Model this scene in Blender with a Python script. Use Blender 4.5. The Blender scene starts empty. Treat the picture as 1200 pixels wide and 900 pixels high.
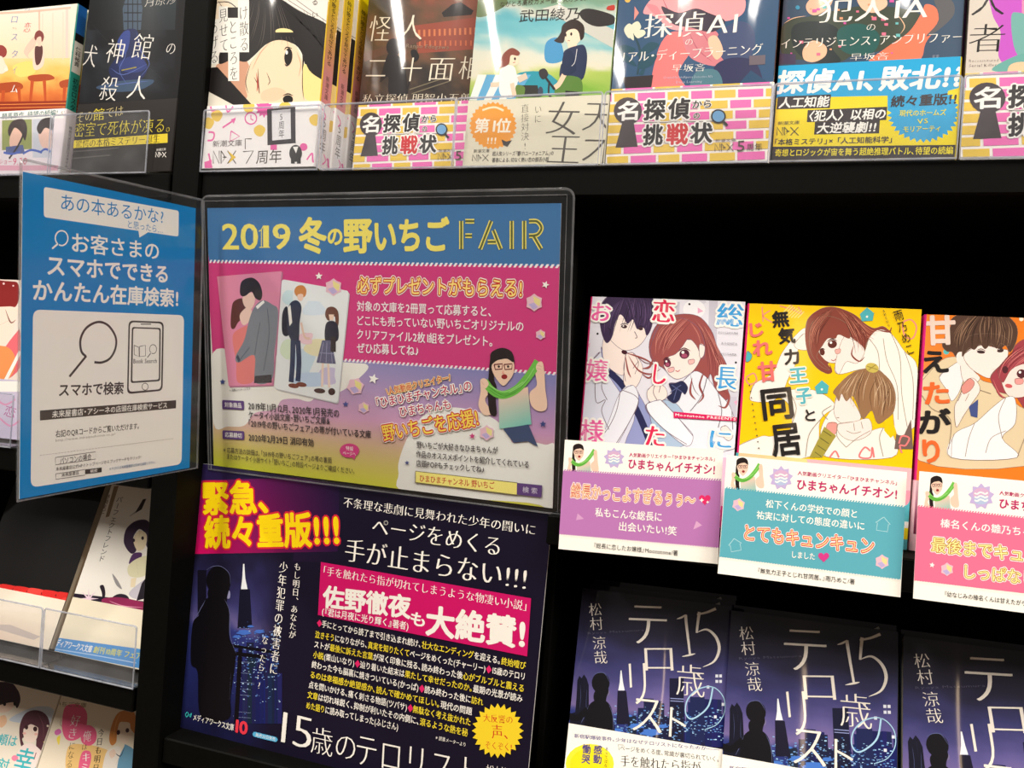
import bpy, math, random
import numpy as np
from mathutils import Matrix, Vector
from mathutils.geometry import tessellate_polygon

# ------------------------------------------------------------------ camera, world, lights
scene = bpy.context.scene
col = scene.collection
CAM_Z = 1.30                      # lens height above the shop floor, metres
# world axes: X along the shelf, Y into the shelf, Z up.  All lengths below in millimetres from the lens.
R = np.array([[0.948172, 0.309957, 0.069975],
              [0.067026, 0.020168, -0.997547],
              [-0.310608, 0.950537, -0.001653]])
u_, s_, v_ = np.linalg.svd(R); R = u_ @ v_
F_PX = 950.0
cam_d = bpy.data.cameras.new('camera'); cam_d.sensor_width = 36.0
cam_d.lens = 36.0 * F_PX / 1200.0; cam_d.clip_start = 0.01
cam = bpy.data.objects.new('camera', cam_d); col.objects.link(cam)
Rc = R.T @ np.diag([1, -1, -1])
cam.matrix_world = Matrix.Translation((0, 0, CAM_Z)) @ Matrix(Rc.tolist()).to_4x4()
scene.camera = cam

world = bpy.data.worlds.new('shop_air'); scene.world = world; world.use_nodes = True
world.node_tree.nodes['Background'].inputs[0].default_value = (1.0, 0.90, 0.80, 1)
world.node_tree.nodes['Background'].inputs[1].default_value = 0.12

def area(name, loc, target, sx, sy, power, color):
    d = bpy.data.lights.new(name, 'AREA'); d.shape = 'RECTANGLE'; d.size = sx; d.size_y = sy
    d.energy = power; d.color = color
    o = bpy.data.objects.new(name, d); col.objects.link(o); o.location = loc
    o.rotation_euler = (Vector(target) - Vector(loc)).to_track_quat('-Z', 'Y').to_euler()
    return o
WARM = (1.0, 0.93, 0.84)
# rows of ceiling fittings over the aisle
area('ceiling_light', (0.75, -0.75, 2.75), (0.75, -0.75, 0), 0.14, 1.2, 30, WARM)
area('ceiling_light', (-0.55, -0.75, 2.75), (-0.55, -0.75, 0), 0.14, 1.2, 46, WARM)
area('ceiling_light', (-1.9, -0.75, 2.75), (-1.9, -0.75, 0), 0.14, 1.2, 46, WARM)
area('ceiling_light', (2.0, -0.55, 2.75), (2.0, -0.55, 0), 0.14, 1.2, 95, WARM)

# warm lamp strip over the shelves across the aisle
area('shelf_lamp', (0.1, -3.5, 1.9), (0.1, 0, 1.4), 0.10, 0.6, 2.5, (1.0, .72, .46))

scene.view_settings.view_transform = 'Standard'; scene.view_settings.look = 'None'
scene.view_settings.gamma = 1.0; scene.view_settings.use_curve_mapping = False
scene.view_settings.exposure = -0.2
scene.cycles.transparent_max_bounces = 32
scene.cycles.max_bounces = 8

# ------------------------------------------------------------------ helpers
def lin(c):
    c = np.asarray(c, float) / 255.0
    return np.where(c <= 0.04045, c / 12.92, ((c + 0.055) / 1.055) ** 2.4)

def rotv(ax, a):
    return np.array(Matrix.Rotation(a, 3, ax))
def frame(yaw, lean, roll=0.0):       # degrees; lean > 0 tips the top towards the aisle
    y, l, r = (math.radians(t) for t in (yaw, lean, roll))
    return rotv('Z', y) @ rotv('X', l) @ rotv('Y', r)
def ray(px, py):
    return R.T @ np.array([(px - 600) / F_PX, (py - 450) / F_PX, 1.0])
def atY(px, py, Y):                   # the point at depth Y seen at a place of the photograph
    d = ray(px, py); return d * (Y / d[1])

class Plate:                          # a flat sheet standing in the shop: lower left corner, attitude, size
    def __init__(s, o, yaw, lean, roll, w, h):
        s.o = np.array(o, float); s.M = frame(yaw, lean, roll); s.w = w; s.h = h
    def loc(s, px, py):
        d = ray(px, py); n = s.M[:, 1]
        q = s.M.T @ (d * (s.o @ n) / (d @ n) - s.o)
        return np.array([q[0], q[2]])
    def matrix(s, dy=0.0, dx=0.0, dz=0.0):
        p = s.o + s.M @ np.array([dx, dy, dz])
        m = Matrix(s.M.tolist()).to_4x4(); m.translation = (p[0] / 1000, p[1] / 1000, p[2] / 1000 + CAM_Z)
        return m

_gl = {}
def glyph(s, off=0.0, res=2):
    k = (s, off, res)
    if k not in _gl:
        c = bpy.data.curves.new('g', 'FONT'); c.body = s; c.size = 1; c.resolution_u = res; c.offset = off
        o = bpy.data.objects.new('g', c); me = o.to_mesh()
        v = np.zeros(len(me.vertices) * 3); me.vertices.foreach_get('co', v); me.calc_loop_triangles()
        f = np.zeros(len(me.loop_triangles) * 3, int); me.loop_triangles.foreach_get('vertices', f)
        _gl[k] = (v.reshape(-1, 3)[:, :2].copy(), f.reshape(-1, 3).copy())
        o.to_mesh_clear(); bpy.data.objects.remove(o); bpy.data.curves.remove(c)
    return _gl[k]

def pts(s):
    if isinstance(s, str):
        return np.array([[float(t) for t in q.split(',')] for q in s.split()])
    return np.asarray(s, float)
def smooth(p, closed=True, n=6):
    p = np.asarray(p, float); m = len(p); out = []
    for i in range(m if closed else m - 1):
        a, b, c, d = ((p[(i - 1) % m], p[i], p[(i + 1) % m], p[(i + 2) % m]) if closed else
                      (p[max(i - 1, 0)], p[i], p[i + 1], p[min(i + 2, m - 1)]))
        for t in np.arange(n) / n:
            out.append(0.5 * (2 * b + (c - a) * t + (2 * a - 5 * b + 4 * c - d) * t * t + (3 * b - a - 3 * c + d) * t ** 3))
    if not closed: out.append(p[-1])
    return np.array(out)

_pn = np.random.RandomState(7).rand(64, 64)
def noise(x, y, o=4):                 # smooth value noise
    t = 0; amp = .5
    for k in range(o):
        xi = np.floor(x).astype(int); yi = np.floor(y).astype(int); fx = x - xi; fy = y - yi; fx = fx * fx * (3 - 2 * fx); fy = fy * fy * (3 - 2 * fy)
        g = lambda a, b: _pn[(a + 17 * k) % 64, (b + 5 * k) % 64]
        t = t + amp * (g(xi, yi) * (1 - fx) * (1 - fy) + g(xi + 1, yi) * fx * (1 - fy) + g(xi, yi + 1) * (1 - fx) * fy + g(xi + 1, yi + 1) * fx * fy)
        x = x * 2.03; y = y * 2.03; amp *= .5
    return t
def ramp(t, *stops):
    ps = np.array([q[0] for q in stops]); cs = np.array([q[1] for q in stops], float)
    return np.stack([np.interp(t, ps, cs[:, i]) for i in range(3)], 1)
def sm(t, a, b): t = np.clip((t - a) / (b - a), 0, 1); return (t * t * (3 - 2 * t))[:, None]
WT = {'r': 0, 'b': .014, 'h': .025, 'x': .036}
class Art:                            # printed artwork: layers of flat ink shapes, millimetres on the sheet
    def __init__(s, plate, x0=0, y0=0, x1=None, y1=None, bg=None):
        s.pl = plate; s.box = (x0, y0, plate.w if x1 is None else x1, plate.h if y1 is None else y1)
        s.V = []; s.Fc = []; s.C = []; s.n = 0; s.k = 0; s.view = None
        if bg is not None: s.bgfill(bg)
    def v(s, ox=None, oy=0, k=1, via=None, du=0, dv=0):
        s.view = None if ox is None else (ox, oy, k, via or s.pl, du, dv)
        return s
    def P(s, p):
        p = pts(p)
        if s.view is None: return p
        ox, oy, k, pl, du, dv = s.view
        return np.array([pl.loc(ox + x / k, oy + y / k) + (du, dv) for x, y in p])
    def sc(s, x, y):
        a = s.P([[x, y], [x + 1, y], [x, y + 1]])
        return 0.5 * (np.linalg.norm(a[1] - a[0]) + np.linalg.norm(a[2] - a[0]))
    def add(s, V, Fc, C, layer=None):
        V = np.asarray(V, float); z = np.full((len(V), 1), s.k if layer is None else layer, float)
        s.V.append(np.hstack([V, z])); s.Fc.append(np.asarray(Fc, int) + s.n)
        C = lin(C); s.C.append(np.tile(C, (len(V), 1)) if C.ndim == 1 else C); s.n += len(V)
        if layer is None: s.k += 1
    def raw(s, c, q, layer=None):
        t = tessellate_polygon([[Vector((a, b, 0)) for a, b in q]])
        if len(t): s.add(q, t, c, layer)
    def bgfill(s, c):
        x0, y0, x1, y1 = s.box; s.raw(c, np.array([[x0, y0], [x1, y0], [x1, y1], [x0, y1]]))
    def poly(s, c, p): s.raw(c, s.P(p))
    pen = None                        # (ink, width): drawn contour of every soft shape
    def blob(s, c, p, n=5):
        s.raw(c, smooth(s.P(p), True, n))
        if s.pen: q = pts(p); s.line(s.pen[0], s.pen[1], np.vstack([q, q[:2]]))
    def flow(s, c, w, A, B, n, jit=.04, seed=1):   # n strands running between two guide strokes
        A = smooth(pts(A), False, 4); B = smooth(pts(B), False, 4); r = random.Random(seed); m = min(len(A), len(B))
        for i in range(n):
            t = min(1, max(0, (i + .5) / n + r.uniform(-jit, jit))); a0 = r.uniform(0, .25); a1 = r.uniform(.75, 1)
            q = (A[:m] * (1 - t) + B[:m] * t)[int(a0 * m):max(int(a1 * m), int(a0 * m) + 4)]
            s.line(c, w * r.uniform(.6, 1.3), q, taper='m', layer=s.k)
        s.k += 1
    def rect(s, c, x0, y0, x1, y1): s.poly(c, [[x0, y0], [x1, y0], [x1, y1], [x0, y1]])
    def rrect(s, c, p, r):            # rounded quadrilateral, r in millimetres
        q = s.P(p); out = []; m = len(q)
        for i in range(m):
            a, b, d = q[i - 1], q[i], q[(i + 1) % m]
            ua = (a - b) / np.linalg.norm(a - b); ud = (d - b) / np.linalg.norm(d - b)
            for t in np.linspace(0, 1, 6):
                out.append((1 - t) ** 2 * (b + ua * r) + 2 * t * (1 - t) * b + t * t * (b + ud * r))
        s.raw(c, np.array(out))
    def ell(s, c, x, y, rx, ry=None, rot=0, n=20):
        ry = rx if ry is None else ry; a = np.linspace(0, 2 * np.pi, n, endpoint=False); r = math.radians(rot)
        X = rx * np.cos(a); Y = ry * np.sin(a)
        s.poly(c, np.stack([x + X * math.cos(r) - Y * math.sin(r), y + X * math.sin(r) + Y * math.cos(r)], 1))
    def burst(s, c, x, y, r1, r2, n, ry=1.0):
        a = np.linspace(0, 2 * np.pi, 2 * n, endpoint=False); rr = np.where(np.arange(2 * n) % 2, r2, r1)
        s.poly(c, np.stack([x + rr * np.cos(a - 1.57), y + ry * rr * np.sin(a - 1.57)], 1))
    def line(s, c, w, p, sm=True, taper=(1, 1), closed=False, layer=None):
        p = pts(p); k = s.sc(*p.mean(0)); q = s.P(p)
        if closed: q = np.vstack([q, q[:1]])
        if sm and len(q) > 2: q = smooth(q, False, 5)
        d = np.gradient(q, axis=0); d /= np.linalg.norm(d, axis=1)[:, None] + 1e-9
        nrm = np.stack([-d[:, 1], d[:, 0]], 1); t = np.linspace(0, 1, len(q))
        if taper == 'm': ww = np.sin(np.pi * t) * .9 + .1
        else: ww = taper[0] + (taper[1] - taper[0]) * t
        h = nrm * (ww * w * k / 2)[:, None]; V = np.vstack([q + h, q - h]); m = len(q)
        i = np.arange(m - 1)
        s.add(V, np.vstack([np.stack([i, i + 1, i + 1 + m], 1), np.stack([i, i + 1 + m, i + m], 1)]), c, layer)
    def lines(s, c, w, L, **kw):      # many strokes of one ink layer
        for p in L.split('|'): s.line(c, w, p.strip(), layer=s.k, **kw)
        s.k += 1
    def grad(s, p, cols, n=10):       # four corners and four inks, mixed between
        q = s.P(p); C = np.array(cols, float); a = np.linspace(0, 1, n + 1)
        U, W = np.meshgrid(a, a); U = U.ravel()[:, None]; W = W.ravel()[:, None]
        mix = lambda A: A[0] * (1 - U) * (1 - W) + A[1] * U * (1 - W) + A[2] * U * W + A[3] * (1 - U) * W
        f = []
        for j in range(n):
            for i in range(n):
                k = j * (n + 1) + i; f += [[k, k + 1, k + n + 2], [k, k + n + 2, k + n + 1]]
        s.add(mix(q), f, mix(C))
    def field(s, p, fn, n=36):        # painted ground: an ink for each place of a four cornered patch
        q = s.P(p); a = np.linspace(0, 1, n + 1); U, W_ = np.meshgrid(a, a); u = U.ravel()[:, None]; w = W_.ravel()[:, None]
        V = q[0] * (1 - u) * (1 - w) + q[1] * u * (1 - w) + q[2] * u * w + q[3] * (1 - u) * w
        i, j = np.meshgrid(np.arange(n), np.arange(n)); k = (j * (n + 1) + i).ravel()
        s.add(V, np.vstack([np.stack([k, k + 1, k + n + 2], 1), np.stack([k, k + n + 2, k + n + 1], 1)]), np.clip(fn(u[:, 0], w[:, 0]), 0, 255))
    def hatch(s, c, a, b, h, m, w=.5, slope=.6):   # rope border: row of slanting dashes between two points
        A, B = s.P([a, b]); d = B - A; L = np.linalg.norm(d); d /= L; nn = np.array([-d[1], d[0]])
        k = s.sc(*a); h = h * k / 2; st = L / m; lay = s.k
        for i in range(m):
            o = A + d * st * (i + .2); e = d * st * w; sl = d * h * slope
            s.raw(c, np.array([o - nn * h - sl, o + e - nn * h - sl, o + e + nn * h + sl, o + nn * h + sl]), lay)
        s.k += 1
    def star(s, c, x, y, r, rot=0, n=5, q=.45):
        a = np.arange(2 * n) * np.pi / n - 1.5708 + math.radians(rot); rr = np.where(np.arange(2 * n) % 2, r * q, r)
        s.poly(c, np.stack([x + rr * np.cos(a), y + rr * np.sin(a)], 1))
    def heart(s, c, x, y, r):
        t = np.linspace(0, 2 * np.pi, 28, endpoint=False)
        s.poly(c, np.stack([x + r * np.sin(t) ** 3, y - r / 16 * (13 * np.cos(t) - 5 * np.cos(2 * t) - 2 * np.cos(3 * t) - np.cos(4 * t))], 1))
    # ---- lettering
    def _run(s, chars, wt, fat, res):
        """chars: list of (glyph, x, y, sx, sy, rot90, ink) in run units -> arrays"""
        thin = -.02 if wt[0] == 'm' else 0.0
        if wt[0] == 'm':
            r = {'m': .014, 'mb': .028, 'mh': .04}[wt]; sh = [(-r, -.2 * r), (0, 0), (r, .2 * r)]
            if wt == 'mh': sh += [(-r, .02), (r, -.02), (0, .02), (0, -.02)]
            if fat: sh = None
        if wt[0] != 'm' or fat:
            r = WT.get(wt, .02) + fat * .75
            if r == 0: sh = [(0, 0)]
            elif r < .02: sh = [(r, r * .6), (-r, -r * .6), (r, -r * .6), (-r, r * .6)]
            else:
                sh = [(r * math.cos(t), r * math.sin(t)) for t in np.arange(10) * math.pi / 5] + [(0, 0)]
                if r > .07: sh += [(.5 * r * math.cos(t), .5 * r * math.sin(t)) for t in np.arange(6) * math.pi / 3]
        return thin if not fat else 0.0, sh
    def _put(s, lay, org, ex, ey, sx, sy, wt, inks, fat=0, fatc=None, res=2):
        thin, sh = s._run(lay, wt, fat, res); VV = []; FF = []; CC = []; ZZ = []; n = 0
        for ci, (ch, x, y, rot, ink) in enumerate(lay):
            g, f = glyph(ch, thin, res)
            if not len(g): continue
            if rot: g = np.stack([g[:, 1] - .38, .5 - g[:, 0]], 1) + (.5, .38)
            c = lin(fatc if fatc is not None else inks[ink])
            for si, (a, b) in enumerate(sh):
                q = g + (x + a, y + b); ZZ.append(np.full(len(g), s.k + .4 * si + .2 * (ci % 2)))
                VV.append(org + np.outer(q[:, 0] * sx, ex) + np.outer(q[:, 1] * sy, ey)); FF.append(f + n)
                CC.append(np.tile(c, (len(g), 1))); n += len(g)
        if n:
            V = np.vstack(VV); s.V.append(np.hstack([V, np.concatenate(ZZ)[:, None]])); s.Fc.append(np.vstack(FF) + s.n)
            s.C.append(np.vstack(CC)); s.n += n; s.k += .8 + .4 * len(sh)
    @staticmethod
    def adv(ch, tight):
        if ch == ' ': return .3
        if ch in '「『」』、。': return .56
        if ch in '・': return .58
        if ch in '!?': return .34 if ch == '!' else .5
        if ord(ch) > 0x2E00 or ch in '×…◆♪※■〜“”': return tight
        g, _ = glyph(ch); return (g[:, 0].max() + .09) if len(g) else .3
    def T(s, c, txt, x0, y0, x1, y1, h, wt='r', o=(), c2=None, tight=1.0, italic=0):
        """one line of lettering between two mid-height points; {..} switches to ink c2; o: outlines (ink, em), widest first"""
        A, B = s.P([[x0, y0], [x1, y1]]); L = np.linalg.norm(B - A); ex = (B - A) / L; ey = np.array([-ex[1], ex[0]])
        H = h * s.sc((x0 + x1) / 2, (y0 + y1) / 2); lay = []; x = 0; ink = 0
        for ch in txt:
            if ch == '{': ink = 1; continue
            if ch == '}': ink = 0; continue
            sh_ = -.42 if ch in '「『' else (-.22 if ch == '・' else (.04 if ch in '!?' else (.04 if ord(ch) < 0x2E00 else 0)))
            lay.append((ch, x + sh_, 0, 0, 2 if ch == '◆' else ink)); x += s.adv(ch, tight)
        g0 = next(glyph(q[0])[0] for q in lay if len(glyph(q[0])[0])); g1 = glyph(lay[-1][0])[0]
        i0 = g0[:, 0].min() + next(q[1] for q in lay if len(glyph(q[0])[0])); i1 = lay[-1][1] + (g1[:, 0].max() if len(g1) else .3)
        sx = L / (i1 - i0); org = A - ex * sx * i0 - ey * H * (.38 if any(ord(q[0]) > 0x2E00 for q in lay) else .345)
        ey2 = ey + ex * italic
        res = 3 if H > 8 else (2 if H > 3 else 1)
        for oc, ow in o: s._put(lay, org, ex, ey2, sx, H, wt, None, ow, oc, res)
        s._put(lay, org, ex, ey2, sx, H, wt, [c, c2 or c, (228, 40, 108)], res=res)
    def VT(s, c, txt, x0, y0, x1, y1, w, wt='r', o=(), c2=None):
        """a column of lettering from the top point to the bottom point"""
        A, B = s.P([[x0, y0], [x1, y1]]); L = np.linalg.norm(B - A); d = (B - A) / L; ex = np.array([-d[1], d[0]])
        W_ = w * s.sc((x0 + x1) / 2, (y0 + y1) / 2); lay = []; y = 0; ink = 0
        for ch in txt:
            if ch == '{': ink = 1; continue
            if ch == '}': ink = 0; continue
            if ch == ' ': y += .4; continue
            xo = -.5
            g, _ = glyph(ch)
            if len(g) and ord(ch) < 0x2E00: xo = -.5 * (g[:, 0].min() + g[:, 0].max())
            if ch in '、。': lay.append((ch, .1, -y - .32, 0, ink))
            else: lay.append((ch, xo, -y - .88, 1 if ch in 'ー…「」()〜' else 0, ink))
            y += 1
        org = A; sy = L / y
        res = 3 if W_ > 8 else (2 if W_ > 3 else 1)
        for oc, ow in o: s._put(lay, org, ex, -d, W_, sy, wt, None, ow, oc, res)
        s._put(lay, org, ex, -d, W_, sy, wt, [c, c2 or c], res=res)
    # ---- result
    def bake(s, place, e0=.02, de=.004):
        """clipped to its sheet; place(u, v, e) gives local millimetres for a point lifted e off the paper"""
        V = np.vstack(s.V); Fc = np.vstack(s.Fc); C = np.vstack(s.C); x0, y0, x1, y1 = s.box
        out = (V[:, 0] < x0) | (V[:, 0] > x1) | (V[:, 1] < y0) | (V[:, 1] > y1)
        cr = out[Fc].any(1); keep = Fc[~cr]; nV = [V]; nC = [C]; n = len(V); nF = [keep]
        for t in Fc[cr]:
            q = [np.concatenate([V[i], C[i]]) for i in t]
            for ax, lim, sg in ((0, x0, 1), (0, x1, -1), (1, y0, 1), (1, y1, -1)):
                r = []
                for i in range(len(q)):
                    a, b = q[i - 1], q[i]; da = (a[ax] - lim) * sg; db = (b[ax] - lim) * sg
                    if (da >= 0) != (db >= 0): r.append(a + (b - a) * da / (da - db))
                    if db >= 0: r.append(b)
                q = r
                if not q: break
            if len(q) >= 3:
                q = np.array(q); nV.append(q[:, :3]); nC.append(q[:, 3:])
                nF.append(np.array([[n, n + i, n + i + 1] for i in range(1, len(q) - 1)])); n += len(q)
        V = np.vstack(nV); C = np.vstack(nC); Fc = np.vstack(nF)
        used, inv = np.unique(Fc, return_inverse=True)
        V = V[used]; C = C[used]; Fc = inv.reshape(-1, 3)
        return place(V[:, 0], V[:, 1], e0 + de * V[:, 2]), Fc, C

class Mesh:                           # collects coloured pieces, links ONE mesh object
    def __init__(s): s.V = []; s.Fc = []; s.C = []; s.n = 0
    def add(s, V, Fc, c):
        V = np.asarray(V, float); s.V.append(V); s.n0 = s.n
        s.Fc += [[i + s.n for i in f] for f in (Fc.tolist() if hasattr(Fc, 'tolist') else Fc)]
        c = np.asarray(c, float)
        s.C.append(np.tile(lin(c), (len(V), 1)) if c.ndim == 1 else c); s.n += len(V); return s
    def box(s, x0, y0, z0, x1, y1, z1, c=(128, 128, 128), b=0.0):
        if b:                         # bevelled box
            return s.prism([(x0 + b, y0), (x1 - b, y0), (x1, y0 + b), (x1, y1 - b), (x1 - b, y1), (x0 + b, y1), (x0, y1 - b), (x0, y0 + b)], z0, z1, c, b)
        V = [(x, y, z) for z in (z0, z1) for y in (y0, y1) for x in (x0, x1)]
        return s.add(V, [[0, 2, 3, 1], [4, 5, 7, 6], [0, 1, 5, 4], [2, 6, 7, 3], [0, 4, 6, 2], [1, 3, 7, 5]], c)
    def prism(s, q, z0, z1, c, b=0.0):
        q = np.array(q, float); m = len(q); cen = q.mean(0)
        rings = [(q, z0), (q, z1)]
        if b:
            qi = cen + (q - cen) * np.clip(1 - b / (np.abs(q - cen) + 1e-9), 0, 1)
            rings = [(qi, z0), (q, z0 + b), (q, z1 - b), (qi, z1)]
        V = np.vstack([np.hstack([r, np.full((m, 1), z)]) for r, z in rings]); f = []
        for k in range(len(rings) - 1):
            for i in range(m):
                j = (i + 1) % m; f.append([k * m + i, k * m + j, (k + 1) * m + j, (k + 1) * m + i])
        f += [list(range(m))[::-1], list(range((len(rings) - 1) * m, len(rings) * m))]
        return s.add(V, f, c)
    def sheet(s, q, y0, y1, c):       # outline in the (x, z) plane given thickness in y
        q = np.array(q, float); m = len(q)
        V = np.vstack([np.stack([q[:, 0], np.full(m, y), q[:, 1]], 1) for y in (y0, y1)])
        f = [list(range(m)), list(range(m, 2 * m))[::-1]] + [[i, (i + 1) % m, m + (i + 1) % m, m + i] for i in range(m)]
        return s.add(V, f, c)
    def tube(s, p, r, c, closed=False, n=6):
        p = np.array(p, float); m = len(p); V = []
        for i in range(m):
            a = p[i - 1] if (i or closed) else p[i]; b = p[(i + 1) % m] if (i < m - 1 or closed) else p[i]
            d = (b - a) / (np.linalg.norm(b - a) + 1e-9)
            e = np.cross(d, (0, 1, 0)); e /= np.linalg.norm(e) + 1e-9; g = np.cross(d, e)
            V += [p[i] + r * (math.cos(t) * e + math.sin(t) * g) for t in np.arange(n) * 2 * math.pi / n]
        f = [[i * n + j, i * n + (j + 1) % n, ((i + 1) % m) * n + (j + 1) % n, ((i + 1) % m) * n + j]
             for i in range(m if closed else m - 1) for j in range(n)]
        return s.add(V, f, c)
    def art(s, a, place, **kw):
        V, f, C = a.bake(place, **kw); return s.add(V, f, C)
    def link(s, name, mat, parent=None):
        V = np.vstack(s.V) / 1000.0; me = bpy.data.meshes.new(name)
        L = np.array([len(f) for f in s.Fc]); flat = np.concatenate([np.array(f) for f in s.Fc])
        me.vertices.add(len(V)); me.vertices.foreach_set('co', V.ravel())
        me.loops.add(len(flat)); me.loops.foreach_set('vertex_index', flat.astype(np.int32))
        me.polygons.add(len(L)); st = np.concatenate([[0], np.cumsum(L)[:-1]])
        me.polygons.foreach_set('loop_start', st.astype(np.int32))
        me.update(calc_edges=True); me.validate(); me.shade_flat()
        at = me.color_attributes.new('print', 'FLOAT_COLOR', 'POINT')
        C = np.vstack(s.C)
        at.data.foreach_set('color', np.hstack([C, np.ones((len(C), 1))]).astype(np.float32).ravel())
        me.materials.append(mat); o = bpy.data.objects.new(name, me); col.objects.link(o)
        if parent is not None: o.parent = parent
        return o

def thing(name, label, cat, matrix, group=None):
    o = bpy.data.objects.new(name, None); o.empty_display_size = .02; col.objects.link(o); o.matrix_world = matrix
    o['label'] = label; o['category'] = cat
    if group: o['group'] = group
    return o

# ------------------------------------------------------------------ materials
def newmat(name):
    m = bpy.data.materials.new(name); m.use_nodes = True
    return m, m.node_tree.nodes, m.node_tree.links, m.node_tree.nodes['Principled BSDF']
def print_mat(name, rough, coat=0.0, bow=0.0, wrinkle=0.0, spec=.2):
    m, N, K, b = newmat(name); a = N.new('ShaderNodeAttribute'); a.attribute_name = 'print'
    nz = N.new('ShaderNodeTexNoise'); nz.inputs['Scale'].default_value = 900; tc = N.new('ShaderNodeTexCoord')
    K.new(tc.outputs['Object'], nz.inputs['Vector'])
    mx = N.new('ShaderNodeMix'); mx.data_type = 'RGBA'; mx.blend_type = 'MULTIPLY'; mx.inputs[0].default_value = .06
    K.new(a.outputs['Color'], mx.inputs[6]); K.new(nz.outputs['Color'], mx.inputs[7]); K.new(mx.outputs[2], b.inputs['Base Color'])
    b.inputs['Roughness'].default_value = rough; b.inputs['Specular IOR Level'].default_value = spec
    b.inputs['Coat Weight'].default_value = coat; b.inputs['Coat Roughness'].default_value = .06
    if bow or wrinkle:                # the gentle bow of a paperback cover and the ripples of its wrapping
        sx = N.new('ShaderNodeSeparateXYZ'); K.new(tc.outputs['Object'], sx.inputs[0])
        q = N.new('ShaderNodeMath'); q.operation = 'SUBTRACT'; q.inputs[1].default_value = .052; K.new(sx.outputs['X'], q.inputs[0])
        p = N.new('ShaderNodeMath'); p.operation = 'MULTIPLY'; K.new(q.outputs[0], p.inputs[0]); K.new(q.outputs[0], p.inputs[1])
        g = N.new('ShaderNodeMath'); g.operation = 'MULTIPLY'; g.inputs[1].default_value = -bow * 1000; K.new(p.outputs[0], g.inputs[0])
        n2 = N.new('ShaderNodeTexNoise'); n2.inputs['Scale'].default_value = 28; n2.inputs['Detail'].default_value = 1
        mp = N.new('ShaderNodeMapping'); mp.inputs['Scale'].default_value = (1, 1, .25); K.new(tc.outputs['Object'], mp.inputs[0]); K.new(mp.outputs[0], n2.inputs['Vector'])
        w = N.new('ShaderNodeMath'); w.operation = 'MULTIPLY_ADD'; w.inputs[1].default_value = wrinkle; K.new(n2.outputs['Fac'], w.inputs[0]); K.new(g.outputs[0], w.inputs[2])
        bp = N.new('ShaderNodeBump'); bp.inputs['Distance'].default_value = .001; bp.inputs['Strength'].default_value = 1
        K.new(w.outputs[0], bp.inputs['Height']); K.new(bp.outputs[0], b.inputs['Coat Normal'])
        K.new(bp.outputs[0], b.inputs['Normal'])
    return m
M_GLOSS = print_mat('shrink_wrapped_cover', .45, .8, 3.0, 1.2)
M_GLOSS_FLAT = print_mat('laminated_cover', .4, .25)
M_SATIN = print_mat('coated_paper', .38, .1)
M_MATTE = print_mat('plain_paper', .65, 0, spec=.25)
M_PAGES, N_, K_, b_ = newmat('page_edges')
wv = N_.new('ShaderNodeTexWave'); wv.bands_direction = 'Y'; wv.inputs['Scale'].default_value = 1500
tc_ = N_.new('ShaderNodeTexCoord'); K_.new(tc_.outputs['Object'], wv.inputs['Vector'])
rp = N_.new('ShaderNodeValToRGB'); rp.color_ramp.elements[0].color = (.55, .47, .36, 1); rp.color_ramp.elements[1].color = (.78, .71, .58, 1)
K_.new(wv.outputs['Fac'], rp.inputs[0]); K_.new(rp.outputs[0], b_.inputs['Base Color']); b_.inputs['Roughness'].default_value = .8
M_BLACK, N_, K_, b_ = newmat('black_melamine')
nz_ = N_.new('ShaderNodeTexNoise'); nz_.inputs['Scale'].default_value = 260; nz_.inputs['Detail'].default_value = 4
tc_ = N_.new('ShaderNodeTexCoord'); K_.new(tc_.outputs['Object'], nz_.inputs['Vector'])
rp = N_.new('ShaderNodeValToRGB'); rp.color_ramp.elements[0].color = (.0018, .0018, .0015, 1); rp.color_ramp.elements[1].color = (.0036, .0036, .003, 1)
K_.new(nz_.outputs['Fac'], rp.inputs[0]); K_.new(rp.outputs[0], b_.inputs['Base Color'])
b_.inputs['Roughness'].default_value = .55; b_.inputs['Specular IOR Level'].default_value = .06
bu = N_.new('ShaderNodeBump'); bu.inputs['Strength'].default_value = .08; bu.inputs['Distance'].default_value = .0005
K_.new(nz_.outputs['Fac'], bu.inputs['Height']); K_.new(bu.outputs[0], b_.inputs['Normal'])
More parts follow.
